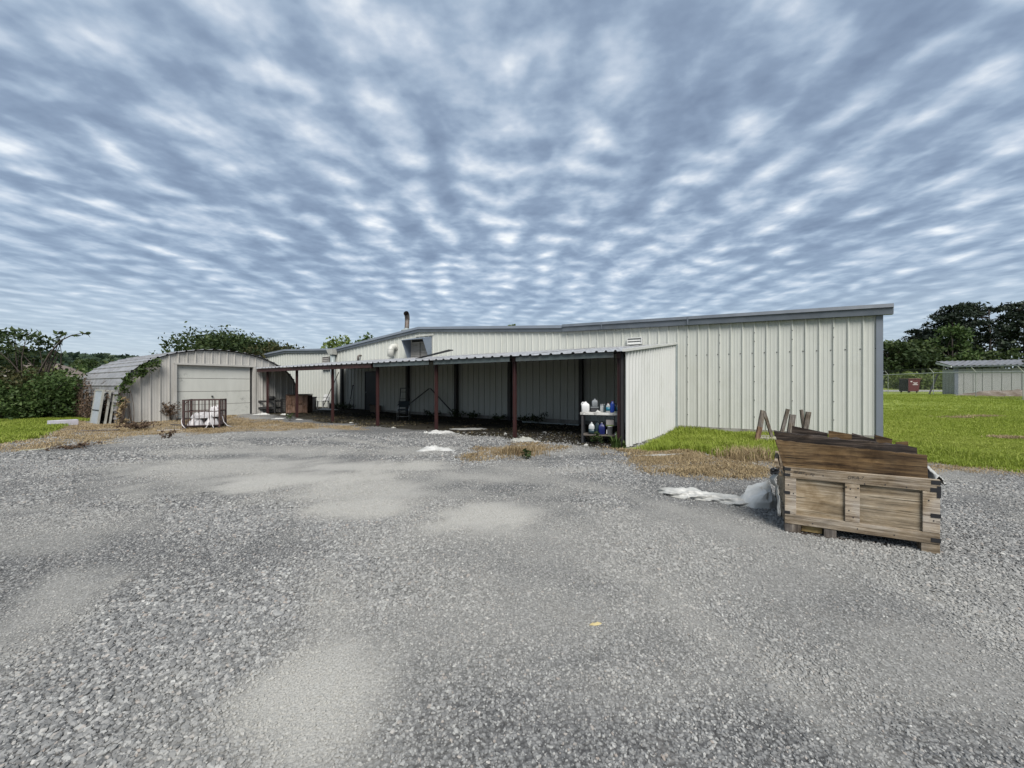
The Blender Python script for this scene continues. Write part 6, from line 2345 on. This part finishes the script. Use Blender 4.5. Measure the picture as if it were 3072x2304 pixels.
# ------------------------------------------------------------------ bench with jugs
def jug(name, label, loc, w, d, h, mat, capm, rz=0.0, handle=True, cap=True, neck=.3, liquid=None, group="containers on the bench", sq=.45, labelm=None):
    t = empty(name, loc, rz, label, "jug" if "jug" in name else "bottle", group)
    b = MB()
    prof = [(.92, 0), (1.0, .02 * h), (1.0, .62 * h), (.94, .70 * h), (.72, .80 * h), (neck + .04, .88 * h), (neck, .90 * h), (neck, .955 * h)]
    b.lathe(prof, (0, 0, 0), 20, (w / 2, d / 2, sq))
    b.build("body", mat, t, smooth=True)
    if cap:
        MB().lathe([(neck * 1.12 * min(w, d) / 2, .956 * h), (neck * 1.12 * min(w, d) / 2, h)], (0, 0, 0), 14).build("cap", capm, t)
    if handle:
        MB().tube([(-w * .16, 0, .86 * h), (-w * .34, 0, .92 * h), (-w * .47, 0, .84 * h), (-w * .50, 0, .68 * h), (-w * .45, 0, .56 * h)], w * .07, 8).build("handle", mat, t, smooth=True)
    if labelm:
        MB().lathe([(1.012, .16 * h), (1.012, .56 * h)], (0, 0, 0), 20, (w / 2, d / 2, sq)).build("label_band", labelm, t, smooth=True)
    if liquid:
        MB().lathe([(1.006, .015 * h), (1.006, .45 * h)], (0, 0, 0), 20, (w / 2, d / 2, sq)).build("fluid_level", liquid, t, smooth=True)
    return t


def bench():
    rz = math.radians(-17)
    o = Vector((1.70, 9.74, sz(2.1, 9.7)))
    b = empty("work_bench", o, rz, "two-shelf bench with a white top behind the lean-to's corner post", "bench")
    WT = M("chipped_white_top", (.72, .72, .69), (.55, .54, .50), 5, .6, dirt=(.07, .06, .05), dirt_amt=.95, dirt_scale=6)
    SH = M("shelf_board", (.10, .085, .07), (.16, .14, .12), 6, .8)
    W, D = .99, .50
    MB().box((0, 0, .715), (W, D, .775)).build("bench_top", WT, b, bevel=.006)
    MB().box((.06, .02, .20), (W - .02, D - .02, .225)).build("shelf", SH, b)
    for x in (.03, W - .08):
        for y in (.02, D - .07):
            MB().box((x, y, 0), (x + .05, y + .05, .714)).build("leg", DARKSTEEL, b)
    MB().box((.40, D - .04, 0), (.44, D - .01, .714)).build("leg", GREYDUCT, b)

    def at(x, y, z):
        return M_at(b, (x, y, z))
    WHITE = M("white_hdpe", (.78, .78, .77), (.70, .70, .69), 3, .4)
    GREYP = M("grey_plastic", (.30, .32, .33), (.22, .24, .25), 5, .5)
    TEAL = M("teal_bottle", (.02, .20, .30), (.03, .27, .38), 4, .3)
    BLUE = M("blue_plastic", (.012, .055, .36), (.016, .075, .46), 4, .35)
    NAVY = M("navy_plastic", (.008, .014, .10), (.012, .02, .16), 4, .4)
    DKTEAL = M("dark_teal_plastic", (.02, .045, .055), (.03, .06, .07), 4, .4)
    BLK = BLACKISH
    CLR = M("milky_plastic", (.52, .54, .54), (.44, .46, .46), 5, .35)
    OR = M("orange_print", (.45, .12, .05), (.35, .08, .05), 6, .5)
    zt = .777
    jug("jug", "white handled jug at the left end of the bench top", at(.12, .14, zt), .20, .13, .265, WHITE, WHITE, rz)
    s = empty("riser_box", at(.34, .26, zt), rz, "small dark riser box on the bench top under the grey can", "box", None)
    MB().box((-.09, -.08, 0), (.09, .08, .11)).build("box_body", DARKSTEEL, s)
    MB().box((-.10, -.09, .111), (.10, .09, .125)).build("box_top", GREYP, s)
    jug("jug", "grey squat can standing on the dark riser box", at(.34, .26, zt + .127), .15, .13, .21, GREYP, GREYP, rz, handle=False, neck=.22)
    for i, (x, y, lb) in enumerate(((.50, .16, "leftmost slim pale bottle in the middle of the bench top"), (.54, .19, "second slim pale bottle in the middle of the bench top"), (.585, .15, "slim dark bottle right of the two pale ones"))):
        jug("bottle", lb, at(x, y, zt), .042, .042, .205, CLR if i < 2 else DKTEAL, WHITE, rz, handle=False, neck=.45, sq=.9)
    jug("bottle", "teal labelled bottle left of the bright blue jug", at(.675, .14, zt), .10, .07, .235, CLR, OR, rz, handle=False, labelm=TEAL, neck=.4)
    jug("jug", "bright blue jug on the bench top", at(.775, .16, zt), .105, .09, .295, BLUE, OR, rz, handle=False, neck=.35)
    jug("jug", "dull dark-blue container behind the bright blue jug", at(.85, .26, zt), .10, .09, .23, DKTEAL, BLK, rz, handle=False)
    jug("bottle", "pale bottle with teal label next to the corner post", at(.925, .14, zt), .095, .08, .24, CLR, WHITE, rz, handle=False, labelm=TEAL)
    jug("bottle", "tall grey bottle behind the teal-labelled one by the post", at(.94, .30, zt), .10, .10, .38, GREYP, GREYP, rz, handle=False)
    crumple("rag", "white crumpled rag in the middle of the bench top edge", tuple(at(.43, .06, 0))[:2], .07, .045, .04, 71, PLASTIC, rz, cat="rag", z=o.z + zt, n=16)
    crumple("glove", "pale glove lying on the bench top by the blue jug", tuple(at(.86, .08, 0))[:2], .055, .04, .03, 72, M("glove_cloth", (.42, .46, .36), (.34, .38, .29), 6, .8), rz, cat="glove", z=o.z + zt, n=16)
    zs = .227
    jug("jug", "milky jug half full of dark teal fluid on the lower shelf", at(.27, .14, zs), .145, .12, .30, CLR, WHITE, rz, handle=False, liquid=DKTEAL)
    jug("jug", "dark jug with a pale top behind the milky jug", at(.40, .26, zs), .11, .10, .34, DKTEAL, CLR, rz, handle=False)
    jug("jug", "navy jug with a small colourful label on the lower shelf", at(.52, .15, zs), .16, .12, .295, NAVY, CLR, rz, handle=False, labelm=None)
    jt = bpy.data.objects[-1] if False else None
    e = empty("white_pail", at(.72, .13, zs), rz, "white crinkled tub at the right of the lower shelf", "tub")
    MB().lathe([(.055, 0), (.066, .20), (.070, .20), (.070, .215), (.06, .215)], (0, 0, 0), 18).build("tub_body", WHITE, e, smooth=True)
    MB().box((-.085, -.02, .02), (-.068, .02, .12)).build("tub_grip", WHITE, e)
    e = empty("carton", at(.72, .15, zs + .217), rz, "grey carton with a green band stacked on the white tub", "carton")
    MB().box((-.09, -.07, .03), (.09, .07, .155)).build("carton_body", M("grey_card", (.34, .32, .30), (.28, .26, .25), 5, .8), e)
    MB().box((-.092, -.072, 0), (.092, .072, .029)).build("carton_band", M("green_band", (.16, .22, .05), (.12, .17, .04), 5, .7), e)
    crumple("white_lump", "round white lump at the right end of the lower shelf", tuple(at(.86, .10, 0))[:2], .03, .03, .055, 73, WHITE, rz, cat="litter", z=o.z + zs, n=14, spike=.05, amp=.05)


bench()
